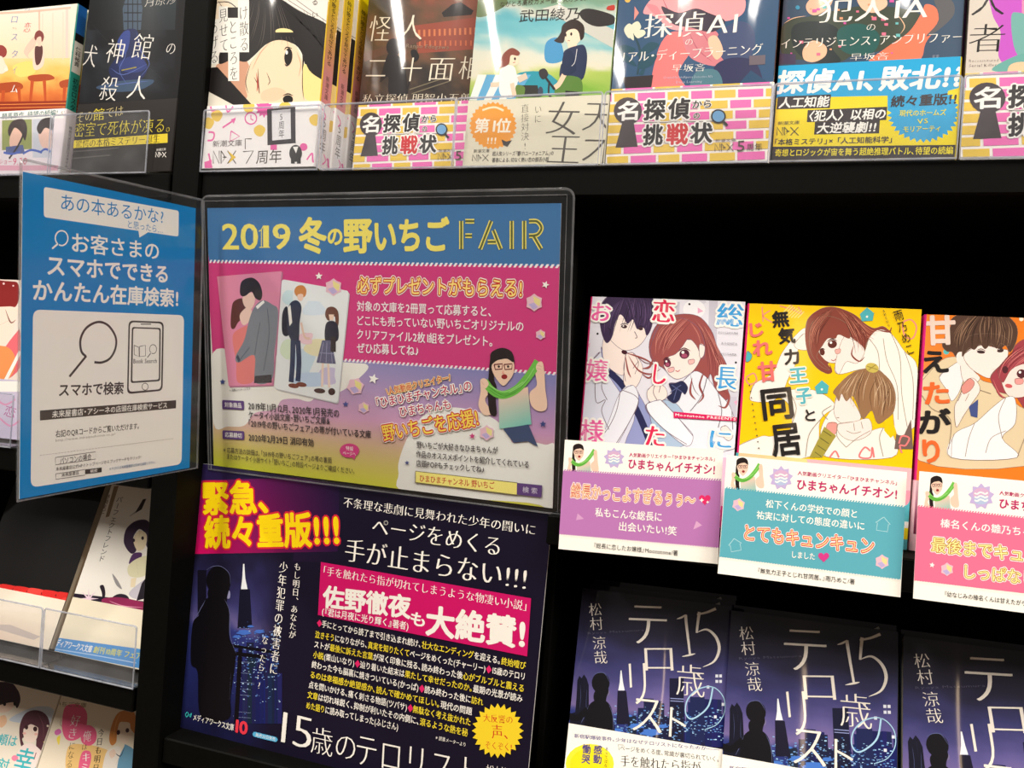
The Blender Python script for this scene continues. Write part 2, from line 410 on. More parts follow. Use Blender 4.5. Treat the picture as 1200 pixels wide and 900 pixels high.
def clear_mat(name, haze, tint, rough, gl=1.0):
    m, N, K, b = newmat(name); N.remove(b); out = N['Material Output']
    t = N.new('ShaderNodeBsdfTransparent'); t.inputs[0].default_value = (*tint, 1)
    d = N.new('ShaderNodeBsdfDiffuse'); d.inputs[0].default_value = (.85, .87, .92, 1)
    g = N.new('ShaderNodeBsdfGlossy'); g.inputs['Roughness'].default_value = rough
    nz = N.new('ShaderNodeTexNoise'); nz.inputs['Scale'].default_value = 40; tc = N.new('ShaderNodeTexCoord'); K.new(tc.outputs['Object'], nz.inputs['Vector'])
    hz = N.new('ShaderNodeMath'); hz.operation = 'MULTIPLY'; hz.inputs[1].default_value = haze * 2; K.new(nz.outputs['Fac'], hz.inputs[0])
    m1 = N.new('ShaderNodeMixShader'); K.new(hz.outputs[0], m1.inputs[0]); K.new(t.outputs[0], m1.inputs[1]); K.new(d.outputs[0], m1.inputs[2])
    fr = N.new('ShaderNodeFresnel'); ge = N.new('ShaderNodeNewGeometry')
    io = N.new('ShaderNodeMapRange'); io.inputs['To Min'].default_value = 1.45; io.inputs['To Max'].default_value = 1 / 1.45
    K.new(ge.outputs['Backfacing'], io.inputs['Value']); K.new(io.outputs[0], fr.inputs[0])
    fm = N.new('ShaderNodeMath'); fm.operation = 'MULTIPLY'; fm.inputs[1].default_value = gl; K.new(fr.outputs[0], fm.inputs[0])
    m2 = N.new('ShaderNodeMixShader'); K.new(fm.outputs[0], m2.inputs[0]); K.new(m1.outputs[0], m2.inputs[1]); K.new(g.outputs[0], m2.inputs[2])
    K.new(m2.outputs[0], out.inputs[0]); return m
M_CLEAR = clear_mat('clear_acrylic', .028, (.97, .975, .985), .06)
M_SLEEVE = clear_mat('clear_vinyl', .005, (.975, .98, .98), .12, .55)
M_EDGE = clear_mat('acrylic_edge', .30, (.80, .83, .90), .2)
M_SEAM = clear_mat('vinyl_seam', .09, (.8, .8, .8), .2)

# ------------------------------------------------------------------ the bookcase (setting of every shelf)
O0 = np.array([-100.0, 520.0, -CAM_Z * 1000])
fl = Mesh(); fl.box(-3000, -4500, -CAM_Z * 1000 - 20, 3000, 1200, -CAM_Z * 1000, (120, 96, 74)); floor = fl.link('floor', M_MATTE)
floor.location = (0, 0, CAM_Z); floor['kind'] = 'structure'
case = thing('bookcase', 'tall black shop bookcase whose bays hold every book and sign', 'bookcase', Matrix.Translation((O0[0] / 1000, O0[1] / 1000, 0)))
def cbox(name, x0, y0, z0, x1, y1, z1, b=1.0):
    m = Mesh(); m.box(x0 - O0[0], y0 - O0[1], z0 - O0[2], x1 - O0[0], y1 - O0[1], z1 - O0[2], (10, 10, 10), b); return m.link(name, M_BLACK, case)
YB = 800
cbox('upright_panel', -459, 516, -1300, -435, YB, 760); cbox('upright_panel', -1330, 516, -1300, -1306, YB, 760); cbox('upright_panel', 440, 516, -1300, 464, YB, 760)
cbox('back_panel', -1330, YB, -1300, 464, YB + 8, 760)
for z in (126, 400): cbox('shelf', -434, 520, z, 439, YB, z + 20)
cbox('shelf', -140, 525, -106.5, 439, YB, -86.5); cbox('partition', -146, 560, -293, -140.5, YB, 125.5)
cbox('shelf', -434, 520, -313.8, 439, YB, -293.8); cbox('shelf', -434, 520, -560, 439, YB, -540)
for z in (400, 126, -104, -281, -460): cbox('shelf', -1305, 520, z, -465, YB, z + 20)
cbox('plinth', -1305, 540, -1300, 439, YB, -1220)

# ------------------------------------------------------------------ builders
def sheet_sign(name, label, cat, pl, art, mat, group=None, th=.4, sleeve=None, paper='paper_sheet'):
    t = thing(name, label, cat, pl.matrix(), group)
    m = Mesh(); m.box(0, 0, 0, pl.w, th, pl.h, (240, 238, 234)); m.art(art, lambda u, v, e: np.stack([u, -e, v], 1)); m.link(paper, mat, t)
    if sleeve:
        l, b, r, tp, rad, inl = sleeve; x0, z0, x1, z1 = -l, -b, pl.w + r, pl.h + tp
        q = [(x0, z0), (x1, z0)] + [(x1 - rad + rad * math.cos(a), z1 - rad + rad * math.sin(a)) for a in np.linspace(0, np.pi / 2, 6)] + \
            [(x0 + rad - rad * math.sin(a), z1 - rad + rad * math.cos(a)) for a in np.linspace(0, np.pi / 2, 6)]
        m = Mesh(); m.sheet(q, -2.3, -2.0, (255,) * 3); m.sheet(q, 1.2, 1.5, (255,) * 3); sl = m.link('clear_sleeve', M_SLEEVE, t)
        m = Mesh(); m.tube([(x, -.6, z) for x, z in q], .8, (255,) * 3, True)
        if inl:
            m.tube([(x0 + inl, -2.6, z0 + 1), (x0 + inl, -2.6, z1 - inl), (x1 - inl, -2.6, z1 - inl), (x1 - inl, -2.6, z0 + 1)], .35, (255,) * 3)
        m.link('sleeve_seam', M_SEAM, sl)
    return t

def cprofile(w, t, side, r, off, th):
    def ring(o):
        x1 = w + o; y0 = -o; y1 = t + o; rr = max(r + o, .3); out = [(0, y0)]
        out += [(x1 - rr + rr * math.sin(a), y0 + rr - rr * math.cos(a)) for a in np.linspace(0, np.pi / 2, 6)]
        out += [(x1 - rr + rr * math.cos(a), y1 - rr + rr * math.sin(a)) for a in np.linspace(0, np.pi / 2, 6)] + [(0, y1)]
        return out
    q = ring(off) + ring(off - th)[::-1]
    return q if side == 'R' else [(w - x, y) for x, y in q]

SP = {}
def book(label, pl, t, side, cover, base, spine=None, band=None, band_h=0, band_base=(250, 248, 240), band_spine=None,
         mat=None, group=None, name='paperback_book', bandmat=None, r=1.2, dy=0, dx=0, dz=0):
    """a paperback standing face out: cover (front, rounded spine, back), block of pages and paper band"""
    mat = mat or M_GLOSS_FLAT; w, h = pl.w, pl.h
    T = thing(name, label, 'book', pl.matrix(dy, dx, dz), group)
    m = Mesh(); m.prism(cprofile(w, t, side, r, 0, .35), 0, h, base)
    front = lambda u, v, e: np.stack([u, -e, v], 1)
    sp = (lambda u, v, e: np.stack([w + e, u, v], 1)) if side == 'R' else (lambda u, v, e: np.stack([-e, t - u, v], 1))
    if band is not None: cover.box = (cover.box[0], band_h - .6) + cover.box[2:]
    m.art(cover, front)
    if spine: m.art(spine, sp)
    m.link('cover', mat, T)
    m = Mesh(); a, b = (1.2, w - .5) if side == 'R' else (.5, w - 1.2)
    m.box(a, .45, .8, b, t - .45, h - .9, (225, 212, 185)); m.link('page_block', M_PAGES, T)
    if band is not None:
        m = Mesh(); m.prism(cprofile(w, t, side, r, .5, .12), -.3, band_h, band_base)
        m.art(band, lambda u, v, e: np.stack([u, -.5 - e, v], 1))
        if band_spine: m.art(band_spine, lambda u, v, e: sp(u, v, e + .5))
        m.link('paper_band', bandmat or M_SATIN, T)
    return T
def dup(root, label, dm, group=None):
    r = root.copy(); col.objects.link(r); r.matrix_world = root.matrix_world @ Matrix.Translation(dm) ; r['label'] = label
    if group: r['group'] = group
    for ch in root.children:
        c = ch.copy(); col.objects.link(c); c.parent = r
    return r
def spine_art(t, h, bg, y0=0):
    class Q: pass
    q = Q(); q.w = t; q.h = h
    return Art(q, 1.0, y0, t - 1.0, h, bg)
def holder(label, x0, x1, z, lip, y=517.1, depth=60, group='clear acrylic book holders'):
    """clear tray: upturned front lip, floor plate and low back stop"""
    m4 = Matrix.Translation((x0 / 1000, y / 1000, z / 1000 + CAM_Z)); w = x1 - x0
    t = thing('book_holder', label, 'holder', m4, group)
    rad = 2.0
    q = [(0, 0), (w, 0)] + [(w - rad + rad * math.cos(a), lip - rad + rad * math.sin(a)) for a in np.linspace(0, np.pi / 2, 4)] + [(rad - rad * math.sin(a), lip - rad + rad * math.cos(a)) for a in np.linspace(0, np.pi / 2, 4)]
    m = Mesh(); m.sheet(q, 0, 1.6, (255,) * 3); fr = m.link('front_lip', M_CLEAR, t)
    m = Mesh(); m.tube([(x, .8, zz) for x, zz in q], .75, (255,) * 3, True); m.link('lip_edge', M_EDGE, fr)
    m = Mesh(); m.box(0, 1.7, 0, w, depth, 1.2, (255,) * 3); m.link('floor_plate', M_CLEAR, t)
    m = Mesh(); m.box(0, depth - 1.5, 1.3, w, depth, 24, (255,) * 3); m.link('back_stop', M_CLEAR, t)
    return t
W = (250, 248, 242); K = (38, 34, 34)

def scarf_person(a):                  # printed photo: person holding up a green scarf
    sk = (240, 205, 182)
    a.blob(sk, "640,215 680,225 695,275 665,330 705,400 660,412 628,360 640,280")
    a.blob(sk, "915,290 955,245 948,170 985,118 997,170 1002,260 1012,370 970,392 925,360")
    a.grad("740,300 905,255 925,465 745,490", [(235, 205, 190), (240, 200, 180), (120, 195, 185), (150, 205, 190)], 6)
    a.poly((62, 78, 115), "765,490 908,465 962,592 905,560 825,568")
    a.blob((38, 28, 28), "692,110 702,60 760,36 812,56 828,100 826,130 800,92 740,104 716,150 716,215 728,250 725,330 728,412 692,402 680,300 684,200")
    a.blob(sk, "708,125 760,98 822,112 824,178 795,225 765,248 727,208 704,160")
    a.blob((38, 28, 28), "703,125 712,70 768,50 815,76 822,116 790,98 760,100 730,108")
    for x in (740, 795): a.line((110, 40, 45), 7, [[x - 24, 130], [x + 22, 126], [x + 20, 155], [x - 18, 158]], closed=True, sm=False)
    for x in (742, 794): a.ell((50, 35, 35), x, 141, 7)
    a.ell((150, 40, 45), 773, 198, 17, 14, 0); a.line((235, 150, 140), 5, "768,165 763,178 772,180")
    a.line((112, 192, 78), 44, "662,222 690,262 730,292 780,298 850,262 920,180 962,112"); a.lines((80, 160, 55), 4, "680,250 740,290 800,292 870,246 935,160|700,262 770,304 850,274 910,208|690,272 760,312 840,284"); a.lines((160, 222, 130), 4, "676,236 740,276 800,276 880,226|800,286 880,236 940,150")
    a.blob(sk, "640,215 665,208 685,235 670,262 645,255"); a.blob(sk, "950,150 962,118 985,115 992,150 970,178"); a.lines((214, 170, 150), 3, "645,225 660,245|958,135 985,140|955,150 980,158")
def pastel_star(a, x, y, r, rot=0):
    a.star((232, 190, 205), x, y, r, rot, 6, .80); a.poly((235, 222, 150), [[x - .1 * r, y - .75 * r], [x + .7 * r, y - .3 * r], [x + .6 * r, y + .45 * r], [x, y]])
    a.poly((190, 175, 220), [[x - .65 * r, y + .2 * r], [x, y], [x + .4 * r, y + .55 * r], [x - .1 * r, y + .8 * r]])

# ------------------------------------------------------------------ blue, pink and yellow fair sign in a clear sleeve
pl = Plate((-424.2, 545.0, -82.9), -2.7, 7.7, 0, 285.8, 202.4)
a = Art(pl, bg=(225, 222, 215)); a.v(0, 0, 1)
a.grad("249,408 653,434 650,510 250,478", [(165, 150, 195), (120, 128, 185), (200, 150, 192), (225, 175, 200)])
a.grad("250,478 650,510 647,598 250,548", [(225, 175, 200), (200, 150, 192), (215, 212, 80), (196, 204, 45)])
a.poly((208, 62, 128), "242,300 662,306 652.4,438.6 402,422 249,414")
a.poly((66, 118, 172), "240,240 664,235 656.8,312 245,306.5")
a.hatch((245, 240, 245), (245, 306.3), (656.8, 312), 3.2, 78); a.hatch((245, 235, 240), (403, 422), (652.5, 438), 3.2, 48); a.hatch((245, 235, 240), (249, 413), (264, 414.5), 3, 3)
a.v(230, 390, 4.788)
a.blob((238, 236, 230), "90,118 300,116 830,165 960,180 930,240 800,335 700,330 640,385 560,370 480,378 440,430 330,450 270,520 180,525 98,510")
a.v(430, 400, 4.788)
a.blob((238, 238, 234), "178,740 188,640 250,500 340,400 470,370 620,395 720,440 790,510 820,570 900,560 1000,580 1058,600 1045,930 900,905 230,850")
a.v(230, 215, 4.788); Y = (243, 228, 112)
for g, x0, x1 in (("2", 148, 236), ("0", 252, 344), ("9", 432, 526)): a.T(Y, g, x0, 298, x1, 298, 182, 'b')
a.lines((66, 118, 172), 5, "318,262 318,334|466,256 466,300|196,268 172,330"); a.rect(Y, 376, 236, 408, 359); a.lines(Y, 5, "352,268 364,262 378,238|366,258 366,358|354,358 414,358", sm=False)
a.T(Y, "冬", 580, 292, 727, 290, 190, 'x'); a.T(Y, "の", 740, 296, 818, 296, 105, 'x'); a.T(Y, "野", 830, 293, 984, 291, 190, 'x')
a.v(440, 215, 4.788); a.T(Y, "いちご", 0, 292, 410, 288, 190, 'x')
FA = "482,210 482,368|505,212 555,212|505,293 542,293|650,210 588,368|662,262 704,368|630,328 676,328|765,210 765,368|835,210 835,368|862,212 908,214 932,248 916,282 892,292 862,294|888,296 930,368"
a.lines(Y, 25, FA); a.lines((98, 104, 60), 12, FA)
a.v(0, 0, 1)
a.T((255, 226, 130), "必ずプレゼントがもらえる!", 419, 334, 611.5, 338, 21, 'b', [(W, .15), ((196, 48, 40), .085)])
for s, x0, y0, x1, y1 in (("対象の文庫を2冊買って応募すると、", 418.6, 358.5, 575.5, 365), ("どこにも売っていない野いちごオリジナルの", 419, 375.5, 613.5, 382.5), ("クリアファイル2枚1組をプレゼント。", 418.6, 391.5, 577, 400), ("ぜひ応募してね♪", 418.6, 407.5, 490.5, 411)):
    a.T((250, 240, 245), s, x0, y0, x1, y1, 12.5, 'b')
a.v(230, 215, 4.788)
a.poly((190, 120, 150), "125,530 488,498 436,1136 190,1144"); a.poly((226, 142, 172), "118,522 480,492 428,1128 183,1136")
a.blob((95, 50, 45), "200,700 215,660 260,645 295,680 290,740 240,775 215,815 195,800"); a.blob((240, 205, 190), "245,740 285,695 312,712 305,765 265,795")
a.blob((228, 130, 125), "205,860 250,812 300,800 312,850 290,920 332,960 325,1105 235,1115 225,1000")
a.blob((128, 133, 143), "375,655 430,680 460,710 455,820 440,950 425,1100 332,1115 328,965 240,1005 222,970 270,880 300,760 330,690")
a.lines((95, 100, 112), 5, "330,960 345,860 360,780|400,700 410,850 380,1050|300,920 250,985"); a.blob((240, 205, 190), "262,640 310,612 332,650 312,702 275,692")
a.blob((45, 36, 38), "246,600 258,548 310,528 352,555 372,612 362,655 332,642 312,608 275,632 252,628"); a.poly(W, "335,690 378,655 385,668 345,705")
a.poly((70, 75, 90), "240,1005 225,975 235,960 250,990"); a.poly((60, 55, 60), "330,1080 424,1072 426,1118 325,1120")
a.rrect((200, 200, 205), "490,545 864,612 800,1238 446,1156", 2.5); a.rrect((232, 236, 238), "482,537 858,603 795,1230 440,1148", 2.5)
for x, y, rx, ry, c in ((600, 1000, 60, 90, (200, 220, 235)), (690, 920, 70, 60, (235, 228, 190)), (520, 930, 40, 70, (215, 230, 205)), (740, 1080, 50, 60, (205, 195, 225)), (640, 1100, 80, 50, (190, 210, 235)), (660, 700, 60, 50, (215, 228, 240)), (520, 640, 30, 50, (205, 228, 235)), (620, 870, 40, 40, (240, 205, 215))):
    a.blob(c, [[x + rx * math.cos(t) * (1 + .25 * math.sin(3 * t + x)), y + ry * math.sin(t) * (1 + .2 * math.cos(2 * t))] for t in np.linspace(0, 6, 11)])
a.line((232, 200, 180), 12, "590,780 610,860 640,870"); a.blob((30, 32, 48), "485,730 510,690 530,760 520,850 485,840")
a.blob((45, 50, 72), "520,690 560,655 592,690 582,780 576,890 545,895 512,820"); a.poly(W, "515,700 530,680 540,780 525,800"); a.blob((205, 135, 70), "552,610 565,578 600,572 620,600 610,635 575,640")
a.blob((240, 205, 185), "570,625 600,622 598,655 575,655")
a.lines((48, 58, 88), 30, "545,880 542,1000 534,1115|572,880 578,1000 572,1110"); a.ell((120, 60, 45), 548, 1135, 30, 13, 8); a.ell((120, 60, 45), 592, 1128, 30, 13, 8)
a.blob((110, 70, 55), "725,740 735,700 770,692 798,720 800,790 785,800 778,745 745,770"); a.blob((45, 42, 55), "728,792 762,770 795,795 796,880 728,885"); a.poly((240, 210, 190), "745,735 775,735 770,768 750,765")
a.poly((100, 98, 128), "708,880 760,880 785,1012 676,1005"); a.lines((150, 150, 180), 4, "715,890 695,1005|735,890 730,1008|755,890 765,1010|695,950 775,955")
a.lines((240, 215, 200), 14, "712,1008 708,1140|742,1012 748,1145"); a.ell((70, 45, 40), 694, 1163, 32, 14, 5); a.ell((70, 45, 40), 762, 1168, 20, 20, 0)
a.rect((60, 52, 50), 755, 860, 785, 945)
a.star(W, 690, 520, 22); pastel_star(a, 772, 582, 50)
a.v(440, 215, 4.788); a.star(W, 955, 568, 22, 20); pastel_star(a, 892, 668, 50); pastel_star(a, 928, 848, 30)
a.v(230, 390, 4.788); a.star(W, 996, 258, 30, 15); a.star((70, 85, 150), 150, 275, 18); a.star((80, 90, 155), 840, 400, 18); pastel_star(a, 895, 300, 50, 20); pastel_star(a, 942, 420, 34)
P_ = (98, 68, 130); D_ = (58, 50, 52)
a.T((90, 85, 85), "※画像はイメージです", 190, 322, 306, 313, 17)
a.rrect(P_, "148,376 270,382 270,432 148,427", 1.2); a.T(W, "対象商品", 162, 402, 256, 408, 28, 'b'); a.rrect(P_, "150,546 272,552 272,600 150,594", 1.2); a.T(W, "応募締切", 164, 570, 258, 577, 28, 'b')
for s, x0, y0, x1, y1, h in (("2019年11月12月、2020年1月発売の", 295, 408, 803, 452, 46), ("ケータイ小説文庫・野いちご文庫&", 297, 458, 752, 494, 42), ("「2019冬の野いちごフェア」の帯が付いている文庫", 298, 506, 982, 570, 43), ("2020年2月29日 消印有効", 297, 585, 660, 616, 44),
        ("※応募方法の詳細は、「2019冬の野いちごフェア」の帯の裏面", 155, 655, 762, 715, 33), ("またはケータイ小説サイト「野いちご」の特設ページよりご確認ください。", 175, 692, 890, 775, 33)):
    a.T(D_, s, x0, y0, x1, y1, h, 'b' if h > 40 else 'r')
a.ell((212, 70, 135), 862, 660, 55, 40); a.poly((212, 70, 135), "870,690 900,685 888,712"); a.T(W, "特設", 842, 646, 884, 650, 24); a.T(W, "ページへ", 826, 672, 898, 680, 24)
a.v(430, 400, 4.788)
scarf_person(a)
a.T((210, 80, 60), "\\人気動画クリエイター/", 112, 282, 470, 200, 44, 'b', [((250, 225, 160), .12)])
a.T((190, 32, 84), "「ひまひまチャンネル」の", 58, 345, 588, 246, 60, 'b', [(W, .12)]); a.T((190, 32, 84), "ひまちゃんも", 187, 395, 470, 350, 60, 'b', [(W, .12)])
a.T((252, 222, 90), "野いちごを応援!", 92, 515, 622, 425, 98, 'b', [(W, .14), ((205, 58, 60), .09)])
pastel_star(a, 675, 512, 44); a.star((205, 70, 130), 593, 530, 18); a.star((70, 80, 140), 228, 680, 14); a.star((60, 72, 130), 990, 463, 20)
for s, x0, y0, x1, y1 in (("野いちごが大好きなひまちゃんが", 283, 578, 737, 611), ("作品のオススメポイントを紹介してくれている", 280, 630, 910, 690), ("店頭POPもチェックしてね♪", 280, 682, 660, 718)): a.T(D_, s, x0, y0, x1, y1, 41, 'b')
a.poly((120, 110, 70), "275,725 848,790 846,862 273,792"); a.poly((250, 238, 135), "278,729 845,794 843,858 277,788"); a.T((200, 60, 50), "ひまひまチャンネル 野いちご", 300, 766, 718, 808, 42, 'b')
a.poly(P_, "845,792 986,806 982,874 843,858"); a.T((225, 220, 235), "検 索", 876, 829, 958, 838, 36)
sheet_sign('fair_sign', 'blue and pink winter fair sign in a clear sleeve under the top shelf', 'sign', pl, a, M_SATIN, sleeve=(4.5, 3.5, 8.5, 9, 6, 4))

# ------------------------------------------------------------------ blue book search sign standing out from the upright
pl = Plate((-427.0, 372.4, -90.5), 85.9, .4, -3.9, 136.4, 194.0)
B_ = (0, 128, 200); a = Art(pl, bg=B_); a.v(0, 190, 4.615); G = (70, 60, 56); Lt = (244, 240, 234)
a.rrect(Lt, "237,133 967,263 965,403 237,297", 2); a.poly(Lt, "748,368 806,376 754,408"); a.T(B_, "あの本あるかな?", 330, 214, 884, 296, 84); a.T(B_, "と思ったら…", 692, 335, 880, 366, 40)
a.line(Lt, 7, [[333 + 34 * math.cos(t), 411 + 40 * math.sin(t)] for t in np.linspace(2.2, 8.3, 14)]); a.line(Lt, 9, "312,442 282,468")
a.T(Lt, "お客さまの", 390, 433, 858, 482, 100, 'b'); a.T(Lt, "スマホでできる", 258, 556, 905, 606, 104, 'h'); a.T(Lt, "かんたん在庫検索!", 180, 690, 962, 736, 104, 'h')
a.v(0, 0, 1); a.rrect(Lt, "38.6,362.7 215.6,369.4 212.7,543.9 35.8,571.4", 5)
a.v(0, 385, 4.185)
a.line(G, 11, "462,165 500,166 540,145 566,95 566,40 530,-15 480,-32 425,-5 395,50 398,110 421,137"); a.line(G, 11, "423,134 340,236")
a.rrect(G, "630,-40 803,-33 797,305 622,322", 4); a.rrect(Lt, "637,-31 795,-25 789,297 630,311", 3.4); a.rrect(G, "646,-8 788,-3 785,258 640,268", 2); a.rrect(Lt, "653,-1 781,4 778,250 648,259", 1.6)
a.line(G, 3, [[711 + 15 * math.cos(t), 285 + 17 * math.sin(t)] for t in np.linspace(0, 6.28, 14)]); a.rect(G, 690, -24, 740, -19)
a.lines(G, 3, "657,82 680,92 682,138 658,128 657,82|684,88 712,82 713,134 684,138 684,88", sm=False); a.line(G, 3, [[750 + 17 * math.cos(t), 101 + 22 * math.sin(t)] for t in np.linspace(2.2, 8.3, 14)]); a.line(G, 4, "738,122 722,142")
a.T(G, "Book Search", 654, 160, 768, 158, 27, 'b'); a.T(G, "スマホで検索", 290, 302, 604, 291, 62, 'h')
a.poly(G, "195,402 863,351 862,391 195,451"); a.T(Lt, "未来屋書店・アシーネの店頭在庫検索サービス", 255, 421, 818, 375, 32, 'b')
a.T(G, "右記のQRコードからご覧いただけます。", 272, 517, 680, 477, 33, 'b'); a.T((150, 140, 135), "http://www.miraiyashoten.co.jp/", 272, 549, 565, 516, 16)
for i in range(44): a.line((150, 140, 135), 2, [[195 + i * 15, 622 - i * 1.9], [203 + i * 15, 621 - i * 1.9]])
a.lines((120, 112, 108), 2.5, "270,632 467,604 467,640 270,668 270,632|272,712 415,691 415,718 272,739 272,712", sm=False)
a.T(G, "パソコンの場合", 292, 650, 446, 628, 33); a.T(G, "未来屋書店公式HPのトップページからブックサーチをクリック!", 272, 690, 690, 630, 18); a.T(G, "未来屋書店", 300, 719, 385, 706, 19)
a.poly(G, "416,691 497,681 497,704 416,714"); a.T(Lt, "検索", 440, 700, 475, 695, 17); a.T((70, 110, 160), "※PCからは未来屋書店公式HPを検索ください。", 535, 688, 760, 655, 15)
sheet_sign('search_sign', 'blue and white stock search sign jutting out from the black upright', 'sign', pl, a, M_SATIN, sleeve=(1.5, 1, 7, 7, 3, 0))

# ------------------------------------------------------------------ dark navy and magenta novel poster
pl = Plate((-442.0, 540.4, -293.8), -1.7, -1.4, 1.0, 298.4, 211.3)
def night(a, q, top=(38, 38, 82), bot=(88, 84, 140)):
    a.grad(q, [top, top, bot, bot])
N_ = (24, 19, 40); a = Art(pl, bg=N_)
a.v(0, 0, 1); a.grad("232,540 420,562 400,660 226,652", [(40, 32, 74), N_, N_, (60, 30, 80)]); a.field("227,640 345,640 322,905 203,858", lambda u, w: (ramp(w + .25 * (noise(u * 5, w * 9) - .5), (0, (26, 22, 42)), (.14, (40, 38, 78)), (.3, (60, 60, 116)), (.42, (104, 96, 150)), (.46, (48, 56, 124)), (.7, (34, 40, 96)), (1, (22, 20, 48))) * (1 - sm(u, .6, 1.0)) + np.array(N_) * sm(u, .6, 1.0)))
a.v(200, 540, 5); a.grad("155,115 990,92 978,532 124,546", [(150, 24, 110), (30, 20, 52), (44, 20, 62), (226, 16, 104)])
YL = (252, 218, 18); RD = (214, 40, 60)
a.T(YL, "緊急、", 192, 220, 566, 214, 186, 'x', [(RD, .075)]); a.T(YL, "続々重版!!!", 202, 420, 980, 398, 188, 'x', [(RD, .075)])
a.poly((235, 240, 245), "425,604 432,604 438,690 452,756 412,756 420,690"); a.poly((20, 20, 40), "406,752 464,752 478,980 392,980")
a.v(200, 720, 5); rnd = random.Random(3)
for i in range(34):
    x = rnd.uniform(360, 620); w = rnd.uniform(14, 46); hh = rnd.uniform(40, 260); a.rect((22 + rnd.randint(0, 14), 26 + rnd.randint(0, 16), 60 + rnd.randint(0, 40)), x, 420 - hh, x + w, 640)
for i in range(260):
    x = rnd.uniform(360, 640); y = rnd.triangular(40, 640, 130); s = rnd.uniform(2, 7); b = rnd.random()
    a.add(a.P([[x, y], [x + s * 1.6, y + 1], [x + s * 1.6, y + s], [x, y + s]]), [[0, 1, 2], [0, 2, 3]], (70 + 120 * b, 110 + 110 * b, 190 + 60 * b), a.k)
a.k += 1
for x, y, rr in ((430, 105, 30), (520, 100, 22), (390, 130, 18), (470, 70, 14), (560, 130, 12)): a.blob((70, 112, 200), [[x + rr * 1.3 * math.cos(t) * (1 + .3 * math.sin(5 * t)), y + rr * .5 * math.sin(t)] for t in np.linspace(0, 5.9, 14)])
for y in (240, 275, 340, 395, 435, 470, 570, 600): a.line((170, 190, 235), 9, [[385, y], [470, y + 6]], taper='m')
a.line((14, 12, 20), 14, "345,180 640,225"); a.line((14, 12, 20), 26, "410,200 385,640", sm=False); a.line((14, 12, 20), 20, "345,225 560,250")
a.v(200, 540, 5); a.rect((20, 18, 32), 160, 640, 210, 900); a.ell((16, 14, 20), 282, 702, 72, 86); a.blob((150, 150, 190), "335,755 350,770 347,805 325,800"); a.blob((16, 14, 20), "318,690 345,735 335,790 320,840 250,850 220,760")
a.blob((15, 13, 19), "205,815 260,790 320,815 345,880 345,1030 380,1120 378,1200 352,1380 340,1510 180,1500 160,1240 120,1180 130,960 170,900")
a.lines((110, 116, 160), 3, "210,640 250,618 300,620 345,660 352,720|205,815 170,880 140,930|318,812 346,880 350,1020 385,1130|355,1240 345,1400", taper='m')
a.v(0, 0, 1); Cw = (250, 246, 238)
a.VT(Cw, "少年犯罪の被害者に", 333.3, 657.5, 320.5, 791, 11.5, 'mb'); a.VT(Cw, "もし明日、あなたが", 349.3, 659, 342.5, 748.5, 9.3, 'mb'); a.VT(Cw, "なったら…?", 311.6, 745, 303.5, 808, 8.6, 'mb')
a.v(200, 720, 5); a.line((60, 190, 190), 5, "88,585 100,572 112,592 124,578 118,600 108,585 96,600", closed=True); a.T(Cw, "メディアワークス文庫", 135, 600, 372, 662, 38, 'b')
a.T((238, 60, 78), "10", 386, 652, 450, 668, 92, 'x'); a.rrect((90, 180, 225), "484,684 630,720 627,749 481,713", 2.4); a.T(W, "毎月25日発売", 500, 703, 615, 730, 22)
a.v(0, 0, 1)
a.T(Cw, "不条理な悲劇に見舞われた少年の闘いに", 403, 588, 627.5, 621, 13, 'mb')
a.v(410, 560, 5); a.T(Cw, "ページをめくる", 135, 278, 880, 402, 122, 'mb')
a.v(0, 0, 1); a.T(Cw, "手が止まらない!!!", 405, 643.5, 617, 678, 30, 'mb')
a.poly((208, 22, 104), "376.4,658.4 622.6,701 618,769 373,720.5")
a.T(Cw, "「手を触れたら指が切れてしまうような物凄い小説」", 380, 668.5, 617, 710, 12, 'mb'); a.T(Cw, "佐野徹夜", 379.5, 698.5, 481, 711.5, 26, 'x'); a.T(Cw, "も", 482, 724, 498, 727, 17, 'h'); a.T(Cw, "大絶賛!", 500.5, 726.5, 614.5, 742, 36, 'x')
a.T(Cw, "(『君は月夜に光り輝く』著者)", 378, 716, 479, 733.5, 9.6, 'b')
YT = (245, 222, 60)
for s, x0, y0, x1, y1 in (("◆手にとってから読了まで引き込まれ続け、{壮大なエンディング}を迎える。{終始噎び", 372, 729.5, 616.3, 780), ("{泣きそう}になりながら、{真実を知りたくて}ページをめくった(チャーリー)◆15歳のテロリ", 370, 743, 615, 792.5),
        ("ストが{最後に訴えた言葉}が深く印象に残る、読み終わった後{心がブルブルと震える", 369, 754.5, 614, 806.5), ("{小説}(栗山いなり)◆辿り着いた結末は{果たして幸せだったのか。}最期の光景が読み", 367.6, 766.5, 612.5, 818.5),
        ("終わった今も脳裏に焼きついている(かっぱ)◆読み終わった後に{訪れ", 366, 778, 566.5, 822.5), ("{るのは幸福感か絶望感か、読んで確かめてほしい。}現代の問題", 364.5, 790, 553.5, 833.5),
        ("点を問いかける、痛く刺さる物語(ツバサ)◆{無駄なく考え抜かれた", 362.5, 801.5, 551.8, 846), ("{文章}は切れ味鋭く、抑制が利いたその内側に、{滾るような熱を秘", 361, 813.5, 548.5, 858.5), ("{めた語り}に読み取ってしまった(ふじさん)", 359.6, 826, 467, 851.5)):
    a.T(Cw, s, x0, y0, x1, y1, 9, 'b', c2=YT)
a.v(410, 720, 5); a.T(Cw, "※読書メーターより", 505, 718, 680, 762, 26)
